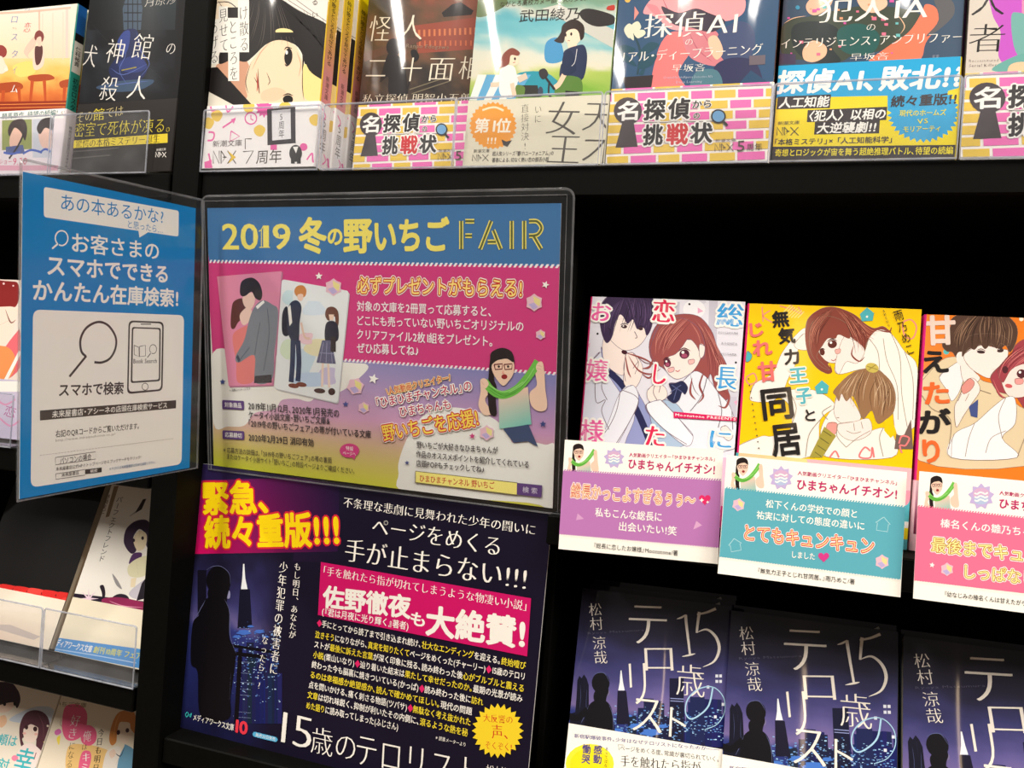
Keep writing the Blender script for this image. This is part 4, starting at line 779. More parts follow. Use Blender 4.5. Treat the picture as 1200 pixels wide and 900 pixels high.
# ------------------------------------------------------------------ night city novels on the lower step
BH_ = 52.0
GT = 'dark blue night city novels on the lower step'
pl = Plate((-119.3, 533.0, -287.9), 1.2, -15.9, -1.2, 104.5, 149.5); plT = pl
def city_cover(pq, via):
    a = Art(pq, 0, 0, pq.w - .6, bg=(30, 25, 44)); a.v(640, 680, 4.0923, via); TW = (240, 232, 222)
    a.field("150,30 905,105 860,800 90,720", lambda u, w: ramp(w + .22 * (noise(u * 5 + 3, w * 8 + 1) - .5), (0, (30, 26, 40)), (.3, (36, 34, 58)), (.5, (58, 58, 110)), (.7, (96, 88, 146)), (.84, (124, 108, 160)), (.87, (50, 60, 130)), (1, (30, 44, 110))), 44)
    r = random.Random(9)
    for i in range(26):
        x = r.uniform(390, 850); w = r.uniform(16, 50); hh = r.uniform(20, 130); a.poly((18 + r.randint(0, 12), 24 + r.randint(0, 16), 56 + r.randint(0, 40)), [[x, 690 - hh], [x + w, 693 - hh], [x + w, 800], [x, 800]])
    a.rect((20, 22, 50), 592, 470, 660, 780); a.rect((26, 34, 80), 690, 560, 760, 780); a.rect((22, 30, 72), 440, 612, 495, 700)
    for i in range(330):
        x = r.uniform(300, 850); y = r.triangular(590, 790, 700); s = r.uniform(2, 6); b = r.random()
        a.add(a.P([[x, y], [x + s * 1.8, y + 1], [x + s * 1.8, y + s], [x, y + s]]), [[0, 1, 2], [0, 2, 3]], (60 + 120 * b, 110 + 110 * b, 190 + 60 * b), a.k)
    a.k += 1
    for x, y in ((812, 452), (830, 452), (812, 478), (830, 478), (842, 588), (805, 648), (770, 505)): a.rect((225, 228, 240), x, y, x + 13, y + 14)
    for y in (566, 578): a.line((140, 150, 200), 4, [[596, y], [660, y + 4]])
    for x, y, rr in ((430, 700, 26), (500, 730, 34), (560, 700, 18), (400, 650, 10), (340, 720, 20)): a.blob((70, 120, 206), [[x + rr * 1.3 * math.cos(t) * (1 + .3 * math.sin(5 * t)), y + rr * .5 * math.sin(t)] for t in np.linspace(0, 5.9, 14)])
    a.poly((236, 240, 246), "357,432 362,432 369,490 377,528 346,528 353,490"); a.poly((24, 22, 44), "343,530 384,530 402,690 338,690")
    a.poly((20, 20, 38), "150,480 160,458 170,470 182,452 194,470 204,500 206,720 112,716 116,640 140,632 146,560"); a.lines((70, 78, 120), 2, "164,500 166,560 160,620|182,480 184,540|196,520 192,600 200,640", taper="m"); a.ell((15, 13, 20), 262, 492, 43, 50); a.blob((120, 112, 150), "290,520 304,532 300,552 285,550"); a.blob((15, 13, 20), "285,500 300,530 290,560 280,600 240,600 230,540")
    a.blob((14, 13, 20), "205,600 255,570 300,590 320,650 322,800 180,800 185,680"); a.lines((96, 104, 150), 2.5, "222,460 245,445 280,446 305,490|205,600 185,650 165,690|300,592 320,650 322,740", taper='m'); a.line((14, 13, 20), 30, "110,650 150,660 200,620")
    a.lines(TW, 15, "668,166 676,240 690,356|735,152 728,200 722,252", taper=(1, .7)); a.lines(TW, 9, "626,186 650,178 670,164|652,366 690,358 716,352", taper='m'); a.line(TW, 13, "724,164 770,154 814,136", taper=(.6, 1)); a.line(TW, 15, "720,252 770,236 814,272 830,330 806,388 752,416", taper='m'); ch(a, TW, '歳', 692, 480, 138, 168, 'm', (), 6); a.lines((170, 210, 236), 8, "800,510 780,600 730,650 690,664 668,630 680,570 730,522 800,512 850,560 856,630 820,690 760,716", taper=(1, .4))
    ch(a, TW, 'テ', 488, 205, 186, 240, 'm', (), 4); ch(a, TW, 'ロ', 540, 372, 138, 160, 'm', (), 0); ch(a, TW, 'リ', 440, 490, 82, 250, 'm', (), 0); ch(a, TW, 'ス', 486, 640, 146, 220, 'm', (), 8); ch(a, TW, 'ト', 632, 682, 84, 180, 'm', (), 6)
    a.VT(TW, "松村", 234, 106, 244, 242, 68, 'm'); a.VT(TW, "涼哉", 252, 266, 264, 404, 70, 'm'); a.T((84, 82, 104), "Ryoya Matsumura", 200, 254, 470, 238, 15)
    return a
def city_band(pq, via):
    b = Art(pq, 0, 0, pq.w - .5, BH_, bg=(250, 246, 236)); b.v(640, 680, 4.0923, via); PU = (84, 70, 130)
    b.T(PU, "新宿駅爆破事件。少年はなぜテロリストになったのか――", 136, 745, 830, 812, 21, 'b'); b.ell((250, 232, 60), 210, 880, 116, 96); b.ell((250, 228, 30), 210, 886, 96, 80)
    b.VT(PU, "感動", 250, 790, 246, 880, 44, 'h'); b.VT(PU, "慟哭", 196, 786, 190, 880, 44, 'h'); b.VT(K, "あってはならない", 292, 798, 282, 960, 16); b.lines(K, 2, "352,815 346,788 372,790", sm=False)
    b.T(K, "ページをめくる度、常識が裏切られていく。", 356, 803, 828, 858, 27); b.T(K, "手を触れたら指が", 358, 864, 742, 896, 58, 'mb'); b.T(K, "切れてしまう物語", 356, 925, 760, 958, 58, 'mb')
    return b
def city_spine(h=149.5):
    s = spine_art(13, h, (18, 54, 72)); s.poly((150, 170, 170), "3,70 10,70 10,135 3,135"); s.poly((20, 24, 40), "1,136 12,136 12,151 1,151"); s.VT(K, "15歳のテロリスト", 6.5, 132, 6.5, 74, 5, 'b'); return s
BH_ = float(plT.loc(640 + 480 / 4.0923, 680 + 748 / 4.0923)[1])
b1 = book('night city novel with cream band, front copy of the stack beside the poster', plT, 13, 'R', city_cover(plT, plT), (22, 40, 60), city_spine(), city_band(plT, plT), BH_, group=GT, mat=M_GLOSS, bandmat=M_GLOSS_FLAT, band_spine=spine_art(13, BH_, (246, 242, 232)))
b2 = dup(b1, 'night city novel directly behind the cream banded front copy beside the poster', (.0022, .0150, .0044), GT)
b3 = dup(b1, 'rearmost copy of the night city novels stacked beside the poster', (.0026, .0300, .0088), GT)
xr = atY(860, 715, 574)[0]
b4 = dup(b1, 'night city novel standing face out, front copy of the middle stack below the teal card', (0, 0, 0), GT); b4.matrix_world = Plate((xr + 1.2, 533.0, -287.9), 1.2, -15.9, -.8, 104.5, 149.5).matrix()
b5 = dup(b4, 'night city novel hidden behind the front copy of the middle stack', (.0015, .0150, .0044), GT)
xr3 = atY(1062, 747.5, 574)[0]
b6 = dup(b1, 'night city novel cut by the right edge, front copy below the hot pink card', (0, 0, 0), GT); b6.matrix_world = Plate((xr3 + 1.2, 533.0, -287.9), 1.2, -15.9, -.8, 104.5, 149.5).matrix()
b7 = dup(b6, 'night city novel behind the copy cut by the right edge', (.0010, .0150, .0044), GT)

# ------------------------------------------------------------------ top shelf of the right bay
ZT = 149.0; GT2 = 'paperbacks on the top shelf'
PKB = (242, 112, 186); YLB = (238, 200, 74)
def nex(b, c, x0, y0, x1, y1, w=3):   # the thin line logo of the imprint, drawn between two corners
    k = (x1 - x0) / 100.0; g = lambda s: " ".join("%f,%f" % (x0 + float(p.split(',')[0]) * k, y0 + float(p.split(',')[1]) / 100 * (y1 - y0)) for p in s.split())
    b.lines(c, w, "|".join(g(s) for s in ("0,100 0,0 26,100 26,0", "34,0 52,50 34,100 34,0", "42,50 58,50", "62,0 98,100", "98,0 62,100")), sm=False)
def brick_band(pq, via, h=47.5, dv=0.0):
    b = Art(pq, 0, 0, pq.w - .6, h, bg=(252, 246, 238)); b.v(700, 0, 4, via, 0, dv)
    r = random.Random(5)
    for j in range(8):
        y0 = 380 + j * 49; x = 20 - (j % 2) * 70 - r.randint(0, 30); k = j
        while x < 840:
            w = r.choice((110, 130, 140)); c = PKB if k % 2 else YLB
            b.poly(c, [[x, y0 + 14 - .035 * (x - 40)], [x + w - 12, y0 + 14 - .035 * (x + w - 40)], [x + w - 12, y0 + 51 - .035 * (x + w - 40)], [x, y0 + 51 - .035 * (x - 40)]]); x += w; k += 1
    b.ell((62, 52, 56), 144, 522, 66, 64); b.poly((62, 52, 56), "122,560 168,556 190,690 86,694"); b.T(W, "名", 97, 524, 190, 520, 96, 'h')
    b.T(K, "探", 222, 518, 318, 515, 102, 'x', [(W, .1)]); b.T(K, "偵", 336, 513, 432, 510, 102, 'x', [(W, .1)]); b.T(K, "から", 447, 492, 534, 488, 42, 'h', [(W, .08)]); b.T(K, "の", 452, 545, 480, 543, 34, 'h', [(W, .08)])
    b.line(K, 3, "220,578 560,570"); b.T(K, "挑", 218, 636, 306, 632, 102, 'x', [(W, .1)]); b.T((206, 36, 44), "戦", 328, 633, 424, 629, 104, 'x', [(W, .1)]); b.T(K, "状", 440, 628, 538, 624, 102, 'x', [(W, .1)])
    b.T((80, 60, 60), "新潮文庫", 554, 663, 650, 658, 18); nex(b, (80, 70, 60), 552, 676, 640, 712, 3); b.T((80, 70, 60), "5", 656, 688, 690, 686, 74); b.T((80, 70, 60), "周年", 700, 694, 772, 690, 38)
    b.ell(K, 568, 548, 35, 33); b.ell((112, 168, 214), 568, 548, 28, 26); b.line(K, 12, "590,572 610,592", sm=False)
    return b

def gspine(t, h):
    s = spine_art(t, h, (238, 196, 40)); s.grad([[1, 0], [t - 1, 0], [t - 1, h * .48], [1, h * .48]], [(226, 140, 150), (226, 140, 150), (228, 152, 150), (228, 152, 150)]); s.grad([[1, h * .48], [t - 1, h * .48], [t - 1, h], [1, h]], [(228, 152, 150), (228, 152, 150), (246, 226, 0), (246, 226, 0)])
    s.VT((60, 44, 30), "砕け散るところを見せてあげる", t / 2, 134, t / 2, 78, 6.5, 'b'); s.VT((60, 44, 30), "新潮文庫", t / 2, 70, t / 2, 52, 5, 'r'); return s
# black haired portrait novel, three copies
pl = Plate((-434.3, 519.7, ZT), 0, -1.6, 0, 100.0, 149); a = Art(pl, 0, 0, pl.w - .6, bg=(242, 236, 220)); a.v(230, 0, 4); BH = (30, 26, 26); FS = (248, 220, 186)
a.blob((250, 232, 206), "40,30 120,0 180,60 110,200 60,280 40,200"); a.lines((60, 44, 40), 4, "60,20 150,10 210,60|100,0 140,80 120,200|200,0 230,40", taper='m')
a.poly((236, 232, 224), "380,0 640,0 640,130 560,100"); a.lines((150, 140, 130), 3, "400,0 500,60 600,110|430,0 540,70|470,0 580,80 610,100")
a.blob((214, 160, 130), "100,300 160,280 240,290 250,400 220,480 150,430 90,350")
a.blob(BH, "110,250 180,60 250,-10 380,-10 480,50 610,112 640,180 640,360 560,345 520,330 490,240 440,200 340,202 270,262 230,290 170,280 110,300")
a.blob(FS, "230,380 258,290 330,208 400,188 470,220 505,300 560,345 640,380 640,520 260,520 240,450"); a.blob((250, 226, 150), "505,300 560,345 640,380 640,480 520,470 500,400"); a.blob((250, 206, 172), "310,430 370,410 420,430 380,470 310,470")
a.poly(BH, "30,320 100,315 260,490 190,500 40,420"); a.blob(BH, "505,250 530,330 600,380 640,400 640,330 560,270"); a.lines((60, 40, 36), 4, "500,290 498,400 505,470|258,290 232,380 245,440|330,340 345,380 335,400|270,360 290,400 295,440", taper='m')
a.flow((20, 16, 16), 4, "380,0 440,60 520,130 600,170", "640,100 640,200 640,280 640,340", 12, seed=3); a.flow((92, 82, 78), 2.5, "260,0 240,80 190,180 130,250", "400,10 430,80 470,170 500,230", 12, seed=4); a.line((40, 30, 30), 8, "498,236 502,280 497,332", taper="m"); a.lines((226, 160, 130), 4, "345,200 300,250 260,330|470,240 490,300 480,360", taper="m"); a.lines((190, 70, 60), 6, "282,340 288,400 284,430", taper="m"); a.ell(BH, 432, 266, 19, 40, 4); a.ell(W, 424, 246, 6, 10); a.ell(BH, 430, 466, 24, 20); a.lines((50, 36, 34), 6, "412,235 425,222 450,228|440,300 425,308 415,300|405,450 430,440 455,450", taper='m'); a.line((120, 50, 40), 5, "290,320 292,400 298,440", taper='m')
a.ell((246, 226, 160), 413, 150, 42, 17, 5); a.rect(BH, 370, 152, 460, 172)
for x0, y0, x1, y1 in ((60, 90, 106, 300), (106, 30, 150, 246), (150, 80, 202, 380), (196, -20, 248, 245)): a.rect((250, 248, 240), x0, y0, x1, y1)
a.rect(K, 148, 35, 196, 84)
a.VT(K, "け散る", 222, 24, 226, 244, 48, 'm'); a.VT(K, "ところを", 172, 90, 178, 380, 46, 'm'); a.VT(K, "見せて", 126, 38, 132, 246, 46, 'm'); a.VT(K, "あげる", 80, 96, 86, 302, 46, 'm'); a.T((80, 70, 60), "る", 545, 8, 570, 8, 34); a.T((80, 70, 60), "い", 545, 70, 570, 70, 30)
H1 = float(pl.loc(300, 122)[1])
def doodle(pq):
    b = Art(pq, 0, 0, pq.w - .6, H1, bg=(250, 246, 244)); b.v(230, 0, 4, pl)
    for x, y in ((100, 540), (60, 575), (300, 610), (250, 500), (560, 560), (420, 500)): b.blob((242, 206, 92), [[x - 28, y - 6], [x, y - 24], [x + 26, y - 4], [x + 8, y + 30], [x - 20, y + 22]])
    b.burst((240, 96, 172), 320, 510, 44, 30, 12); b.lines((240, 110, 176), 8, "125,600 185,560|60,620 85,625 80,655 55,660|70,500 75,520 95,515|140,490 150,525 175,500|60,720 75,790|520,750 545,720 550,760 575,730 585,700|575,490 590,540", sm=True)
    b.line((240, 110, 176), 6, [[258 + 27 * math.cos(t), 556 + 27 * math.sin(t)] for t in np.linspace(0, 6.28, 16)]); b.lines((240, 110, 176), 5, "258,540 258,558 270,566|165,615 205,640 160,665 165,615", sm=False); b.poly((240, 110, 176), "40,760 75,750 72,795 42,795"); b.poly((240, 110, 176), "188,552 178,582 164,562"); b.ell((236, 100, 170), 505, 690, 18); b.rect((236, 100, 170), 350, 680, 380, 704)
    b.poly((52, 46, 52), "334,512 466,500 468,672 336,682"); b.poly((240, 238, 240), "356,520 444,512 446,652 358,660"); b.VT(K, "5周年", 400, 528, 402, 648, 30)
    b.ell(K, 468, 720, 30, 40); b.poly(W, "455,690 480,688 470,720"); b.rect(K, 446, 740, 464, 768); b.rect(K, 474, 740, 492, 768)
    b.T((90, 80, 80), "新潮文庫", 80, 676, 216, 670, 30); nex(b, (70, 60, 50), 82, 708, 190, 768, 4); b.poly((240, 200, 60), "150,708 188,738 152,768 168,738"); b.lines((70, 60, 50), 4, "232,700 232,652 262,652|222,712 270,708 236,768", sm=False); b.T((70, 60, 50), "周年", 284, 738, 402, 732, 64, 'r')
    return b
ds = spine_art(15, H1, (246, 242, 244)); ds.VT((80, 70, 70), "5周年", 7.5, 40, 7.5, 12, 8); ds.lines((240, 110, 176), 1.2, "3,44 8,40 5,36|10,12 13,8 9,4", sm=True)
k1 = book('black haired portrait novel with doodle band, front of three on the top shelf', pl, 15, 'R', a, (240, 200, 40), gspine(15, 149), doodle(pl), H1, (250, 246, 244), ds, M_GLOSS, GT2)
dup(k1, 'yellow spined copy of the portrait novel right behind the front copy', (.0030, .0166, .0010), GT2)
dup(k1, 'yellow spined copy of the portrait novel rearmost of its three, beside the dark mansion novel', (.0058, .0332, .0020), GT2)

# dark mansion novel
pl4 = Plate((-118.6, 530.0, ZT), 0, -3, 0, 103.6, 149); H4 = float(pl4.loc(812, 100.5)[1])
pl = Plate((-318.0, 546.0, ZT), 0, -3, 0, 101, 149); H2 = float(pl.loc(480, 121)[1]); a = Art(pl, 0, 0, pl.w - .6, bg=(62, 50, 46)); a.v(230, 0, 4)
a.grad("770,-60 1320,-60 1320,260 770,260", [(70, 56, 44), (96, 66, 50), (122, 64, 52), (60, 46, 42)]); a.grad("770,255 1320,255 1320,520 770,520", [(64, 52, 46), (112, 60, 50), (52, 66, 70), (48, 46, 42)])
a.field("740,-80 1330,-80 1330,500 740,500", lambda u, w: ramp(noise(u * 7, w * 7) * .7 + .5 * (1 - w) * u - .1 + .2 * noise(u * 20, w * 20), (.1, (36, 32, 34)), (.35, (66, 54, 46)), (.55, (104, 76, 56)), (.75, (134, 76, 60)), (1, (160, 110, 80))))
a.poly((150, 74, 58), "1020,120 1320,80 1320,230 1040,250"); a.poly((34, 26, 28), "1150,60 1200,20 1240,10 1300,50 1290,70 1160,80")
for i in range(12): a.rect((206, 120, 80), 1040 + i * 24, 140 - i, 1050 + i * 24, 172 - i); a.rect((196, 104, 70), 1044 + i * 24, 190, 1052 + i * 24, 215)
a.poly((96, 66, 56), "780,250 1040,170 1060,190 790,290"); a.lines((120, 110, 90), 5, "1000,420 1180,360|1010,440 1190,380", sm=False)
a.blob((26, 22, 26), "895,262 920,250 948,262 975,300 990,400 985,445 905,440 900,360 860,385"); a.ell((26, 22, 26), 925, 222, 34, 42); a.blob((26, 22, 26), "1005,240 1030,235 1045,270 1020,290"); a.lines((26, 22, 26), 8, "1020,280 1000,380 985,430")
TB = (236, 226, 206)
ch(a, TB, '怪', 862, 134, 100, 128, 'm', (), 0); ch(a, TB, '人', 1010, 128, 118, 124, 'm', (), 2); ch(a, TB, '二', 846, 318, 92, 110, 'm'); ch(a, TB, '十', 1010, 326, 96, 120, 'm'); ch(a, TB, '面', 1150, 322, 118, 124, 'm'); ch(a, TB, '相', 1278, 318, 90, 118, 'm')
a.T(TB, "私立探偵 明智小五郎", 780, 462, 1290, 458, 44, 'm'); a.T((150, 130, 110), "Ranpo Edogawa", 985, 214, 1185, 222, 24)
book('dark brown mansion novel with pink and yellow brick band beside the yellow spines', pl, 14, 'R', a, (58, 48, 42), spine_art(14, 149, (70, 56, 44)), brick_band(pl, pl4, H2, H2 - H4), H2, (252, 246, 238), spine_art(14, H2, (250, 240, 236)), M_GLOSS, GT2)

# river girls novel
pl = Plate((-221.0, 530.0, ZT), 0, -3, 0, 101.5, 149); a = Art(pl, 0, 0, pl.w - .6, bg=(150, 196, 196)); a.v(500, 0, 4)
a.field("200,-80 930,-80 930,480 200,480", lambda u, w: ramp(w + .3 * (noise(u * 4, w * 9) - .5), (0, (104, 130, 84)), (.16, (130, 170, 150)), (.24, (214, 214, 200)), (.34, (96, 176, 190)), (.46, (120, 190, 200)), (.56, (216, 220, 206)), (.7, (226, 222, 200)), (.76, (180, 200, 100)), (1, (110, 170, 56))))
for c, q in (((96, 116, 74), "220,-60 330,-40 380,10 330,50 260,80 220,60"), ((70, 150, 200), "560,200 620,180 640,280 560,290"), ((40, 150, 170), "420,350 560,340 640,430 500,440")): a.blob(c, q)
for i in range(6): a.poly((96, 170, 214) if i % 2 else (236, 240, 236), [[240 + i * 42, 350], [280 + i * 42, 350], [240 + i * 34, 470], [200 + i * 34, 470]])
a.poly((206, 206, 196), "540,40 620,20 900,150 900,240"); a.blob((50, 46, 46), "716,60 760,40 870,70 880,110 800,125 740,100")
a.poly((250, 224, 196), "660,205 705,200 700,240 665,235"); a.blob((40, 52, 84), "645,240 700,215 740,215 752,280 725,378 630,372 628,310 640,290"); a.blob((88, 128, 56), "628,362 722,370 716,462 604,450"); a.poly((40, 36, 40), "650,425 715,430 715,470 650,470"); a.line((244, 206, 176), 24, "645,350 620,395 600,410"); a.blob((30, 44, 76), "640,260 680,240 700,330 640,350")
a.blob((250, 224, 196), "640,150 690,118 726,140 722,185 690,212 655,196"); a.blob((50, 36, 34), "630,150 640,115 690,90 735,118 738,170 722,188 712,150 690,135 655,150 640,200 598,192 615,175"); a.ell((40, 30, 30), 678, 160, 5, 8); a.ell((40, 30, 30), 652, 164, 4, 8); a.line((170, 90, 80), 3, "662,190 672,192"); a.line((220, 220, 224), 3, "705,230 695,290 680,310")
a.blob((238, 240, 236), "345,330 380,305 415,320 425,400 412,455 350,448 338,390"); a.poly((46, 46, 44), "425,400 520,400 530,455 430,455"); a.blob((98, 130, 60), "420,400 460,410 450,460 420,450"); a.line((246, 206, 180), 20, "400,390 412,450"); a.line((246, 206, 180), 20, "340,395 300,398")
a.blob((250, 224, 196), "378,262 410,248 432,270 428,300 395,306"); a.blob((138, 72, 58), "362,250 400,225 436,245 428,262 395,260 385,300 350,318 318,312 345,285"); a.ell((60, 36, 36), 414, 276, 5, 7); a.line((170, 80, 70), 3, "405,294 416,292")
a.blob((48, 44, 48), "528,330 555,322 570,350 548,372 530,358"); a.line((40, 38, 42), 10, "555,360 600,420"); a.line((40, 38, 42), 8, "575,380 572,440 585,455"); a.ell((60, 70, 90), 534, 430, 12, 24); a.line((220, 200, 180), 30, "430,375 470,355")
a.T(K, "武田綾乃", 436, 76, 718, 62, 62, 'r'); a.T((70, 60, 40), "ながとろ高校カヌー部と天才少女たち", 345, 22, 800, -16, 30, 'r'); a.blob((190, 60, 50), "850,30 880,25 878,48 845,45")
H3 = float(pl.loc(625, 115)[1])
def queen_band(pq):
    b = Art(pq, 0, 0, pq.w - .6, H3, bg=(226, 220, 196)); b.v(500, 0, 4, pq)
    b.burst((240, 156, 40), 312, 590, 112, 102, 30); b.lines((250, 230, 190), 9, '262,518 300,506 330,506 362,520'); b.T((252, 244, 224), "第1位", 228, 590, 396, 590, 70, 'h'); b.T((252, 244, 224), "!!!", 286, 660, 326, 660, 40, 'b')
    b.VT((84, 78, 66), "直接対決!", 462, 488, 462, 706, 40, 'm'); b.VT((84, 78, 66), "いに", 524, 492, 522, 580, 36, 'm'); ch(b, (74, 68, 60), '女', 640, 556, 150, 170, 'm', (), 2); ch(b, (74, 68, 60), '王', 646, 700, 150, 160, 'm', (), 2); ch(b, (74, 68, 60), '天', 810, 545, 150, 160, 'm', (), 2); ch(b, (74, 68, 60), '才', 812, 700, 160, 180, 'm', (), 2)
    b.T((80, 72, 60), "新潮文庫", 222, 710, 296, 708, 18); nex(b, (80, 72, 60), 216, 726, 292, 756, 3); b.T((70, 62, 54), "超人気シリーズ「響け!ユーフォニアム」の", 310, 722, 596, 719, 23, 'b'); b.T((70, 62, 54), "著者による、切なく熱い恋の部活小説", 308, 752, 574, 748, 23, 'b')
    b.poly((50, 44, 44), "352,655 375,665 402,658 380,690 360,682"); return b
book('green and blue riverside novel with cream band and orange seal on the top shelf', pl, 14, 'R', a, (150, 180, 120), spine_art(14, 149, (196, 206, 190)), queen_band(pl), H3, (226, 220, 196), spine_art(14, H3, (40, 36, 36)), M_GLOSS, GT2)

# pink haired detective novel
pl = pl4; a = Art(pl, 0, 0, pl.w - .6, bg=(52, 86, 122)); a.v(700, 0, 4)
a.blob((240, 124, 124), "250,400 270,290 300,200 350,150 420,160 440,230 400,300 380,350 420,420 400,480 260,470"); a.blob((246, 164, 170), "215,60 240,10 300,-40 420,-60 560,-40 680,-20 690,50 640,90 560,100 460,80 400,140 330,130 290,90 250,70"); a.blob((236, 140, 150), "230,20 280,30 300,80 260,60"); a.blob((214, 130, 140), "400,140 460,110 560,150 600,260 560,310 450,280 410,220"); a.lines((180, 90, 110), 4, "430,150 470,230 540,290|480,130 530,210 580,270|300,-20 340,60 400,120", taper='m')
a.blob((66, 56, 70), "300,30 380,60 460,40 520,60 600,100 540,150 440,130 350,110"); a.blob((72, 84, 120), "560,180 600,130 660,100 720,120 740,200 700,290 620,300 570,250"); a.blob((250, 200, 170), "520,180 560,170 590,240 560,280 530,240"); a.blob((54, 56, 92), "560,300 640,270 740,290 780,400 760,440 570,430 540,360"); a.poly((44, 78, 110), "620,440 720,330 820,400 820,480 620,480"); a.blob((84, 126, 140), "460,340 560,330 580,420 440,440")
a.poly((240, 150, 140), "175,30 195,60 172,95"); a.ell((242, 190, 90), 142, -2, 14)
a.poly((46, 40, 44), "118,362 262,352 250,430 136,432"); a.line((36, 70, 84), 10, "188,350 200,240 170,160"); 
for q in ("190,320 230,260 280,260 250,310", "185,310 130,250 80,260 130,290", "185,260 240,200 290,210 240,250", "180,230 120,210 90,240 140,250", "195,345 225,310 215,350"): a.blob((34, 78, 96), q)
for q in ("125,140 150,110 175,140 150,180", "160,120 190,100 205,130 180,150", "170,150 215,140 225,160 190,180", "140,160 165,150 170,190"): a.blob((230, 232, 206), q)
TW2 = (248, 244, 236)
a.T(TW2, "探偵AI", 222, 122, 656, 104, 132, 'mb'); a.T(TW2, "の", 412, 197, 448, 195, 40, 'm'); a.T(TW2, "リアル・ディープラーニング", 98, 270, 776, 230, 60, 'mb'); a.T(TW2, "早坂吝", 350, 320, 506, 316, 40, 'm'); a.T((180, 190, 210), "Created by Intelligence Detective AI's", 310, 364, 540, 358, 16); a.T((180, 190, 210), "Deep Learning", 370, 385, 490, 382, 16)
a.poly((110, 100, 110), "712,262 788,258 786,302 712,306")
b = brick_band(pl4, pl4, H4)
k4 = book('deep blue detective novel with pink haired girl and brick band on the top shelf', pl, 15, 'R', a, (40, 64, 92), spine_art(15, 149, (206, 120, 60)), b, H4, (252, 246, 238), spine_art(15, H4, (244, 140, 196)), M_GLOSS, GT2)

# slate blue criminal novel with the large yellow band
pl = Plate((-12.9, 538.0, ZT), 0, -3, 0, 104.4, 149); pl5 = pl; a = Art(pl, 0, 0, pl.w - .6, bg=(56, 80, 106)); a.v(900, 0, 4)
a.blob((64, 74, 62), "60,140 110,90 180,80 260,60 420,30 560,30 700,60 720,120 600,200 520,240 400,260 330,290 150,280 70,270"); a.blob((40, 50, 52), "120,120 240,100 330,140 300,220 340,290 200,290 120,220"); a.blob((40, 92, 88), "330,140 430,110 520,160 500,240 420,260 340,230"); a.blob((248, 196, 160), "165,230 210,190 270,215 270,260 220,290 170,280"); a.blob((244, 190, 160), "180,20 230,-30 300,-20 290,30 230,70 190,60")
a.blob((244, 124, 92), "470,300 560,220 660,150 720,60 740,20 790,40 800,110 740,200 720,270 660,310"); a.blob((92, 92, 96), "770,-40 860,0 870,70 800,140 740,170 800,90"); a.blob((250, 200, 170), "420,-20 520,-40 560,20 500,60 440,40"); a.poly((70, 60, 90), "40,250 130,255 130,300 40,300"); a.lines((250, 200, 160), 4, "75,110 120,85 180,75|600,60 640,120 620,160", taper='m')
r_ = random.Random(2)
for i in range(26):
    x = r_.uniform(60, 600); y = r_.uniform(-20, 260); s = r_.uniform(6, 16); a.rect(r_.choice(((216, 90, 170), (232, 160, 120), (110, 190, 190), (240, 120, 150))), x, y, x + s * 1.4, y + s)
a.ell((60, 150, 190), 139, 36, 10)
a.T(TW2, "犯人IA", 238, 52, 752, 34, 132, 'mb'); a.T(TW2, "の", 462, 128, 504, 126, 44, 'm'); a.T(TW2, "インテリジェンス・アンプリファー", 62, 206, 914, 172, 58, 'mb'); a.T(TW2, "早坂吝", 386, 268, 566, 262, 40, 'm'); a.T((150, 160, 180), "新潮", 770, 266, 800, 264, 18)
H5 = float(pl.loc(1010, 72.5)[1]); b = Art(pl, 0, 0, pl.w - .6, H5, bg=(246, 222, 16)); b.v(900, 0, 4); CY = (44, 168, 220); DK = (52, 44, 46)
b.poly(CY, "-40,100 940,100 940,400 800,440 560,450 0,462"); b.burst(CY, 728, 530, 172, 150, 34, .82); b.poly(CY, "560,440 760,430 760,560 560,520")
b.T((250, 248, 244), "探偵AI、敗北!?", 42, 388, 905, 356, 124, 'x', italic=.1)
for q, s, t in (("46,455 295,444 290,508 40,514", "人工知能", (52, 484, 284, 476, 56)), ("186,518 558,502 554,564 182,574", "〈犯人〉以相の", (192, 546, 548, 534, 56)), ("220,574 524,564 520,626 216,632", "大逆襲劇!!", (230, 603, 502, 596, 56))): b.poly(DK, q); b.T((250, 248, 240), s, *t, 'h', italic=.12)
b.T(DK, "続々重版!!", 576, 478, 880, 464, 60, 'h', italic=.05)
for s, x0, x1, y in (("現代のホームズ", 616, 834, 531), ("VS", 700, 748, 570), ("モリアーティ", 634, 806, 606)): b.T((236, 226, 60), s, x0, y + 2, x1, y - 3, 34, 'b')
b.T(DK, "「本格ミステリ」×「人工知能科学」", 34, 668, 580, 655, 34, 'b'); b.poly(DK, "-20,690 960,680 960,760 -20,770"); b.T((246, 226, 30), "奇想とロジックが宙を舞う超絶推理バトル、待望の続編", 34, 718, 866, 706, 40, 'b')
b.T((90, 80, 40), "新潮文庫", 46, 580, 148, 575, 20); nex(b, (90, 80, 40), 42, 598, 144, 636, 4)
book('slate blue novel with tall cyan and yellow paper band on the top shelf', pl, 15, 'R', a, (50, 70, 92), spine_art(15, 149, (60, 80, 104)), b, H5, (246, 222, 16), spine_art(15, H5, (246, 222, 16)), M_GLOSS, GT2)

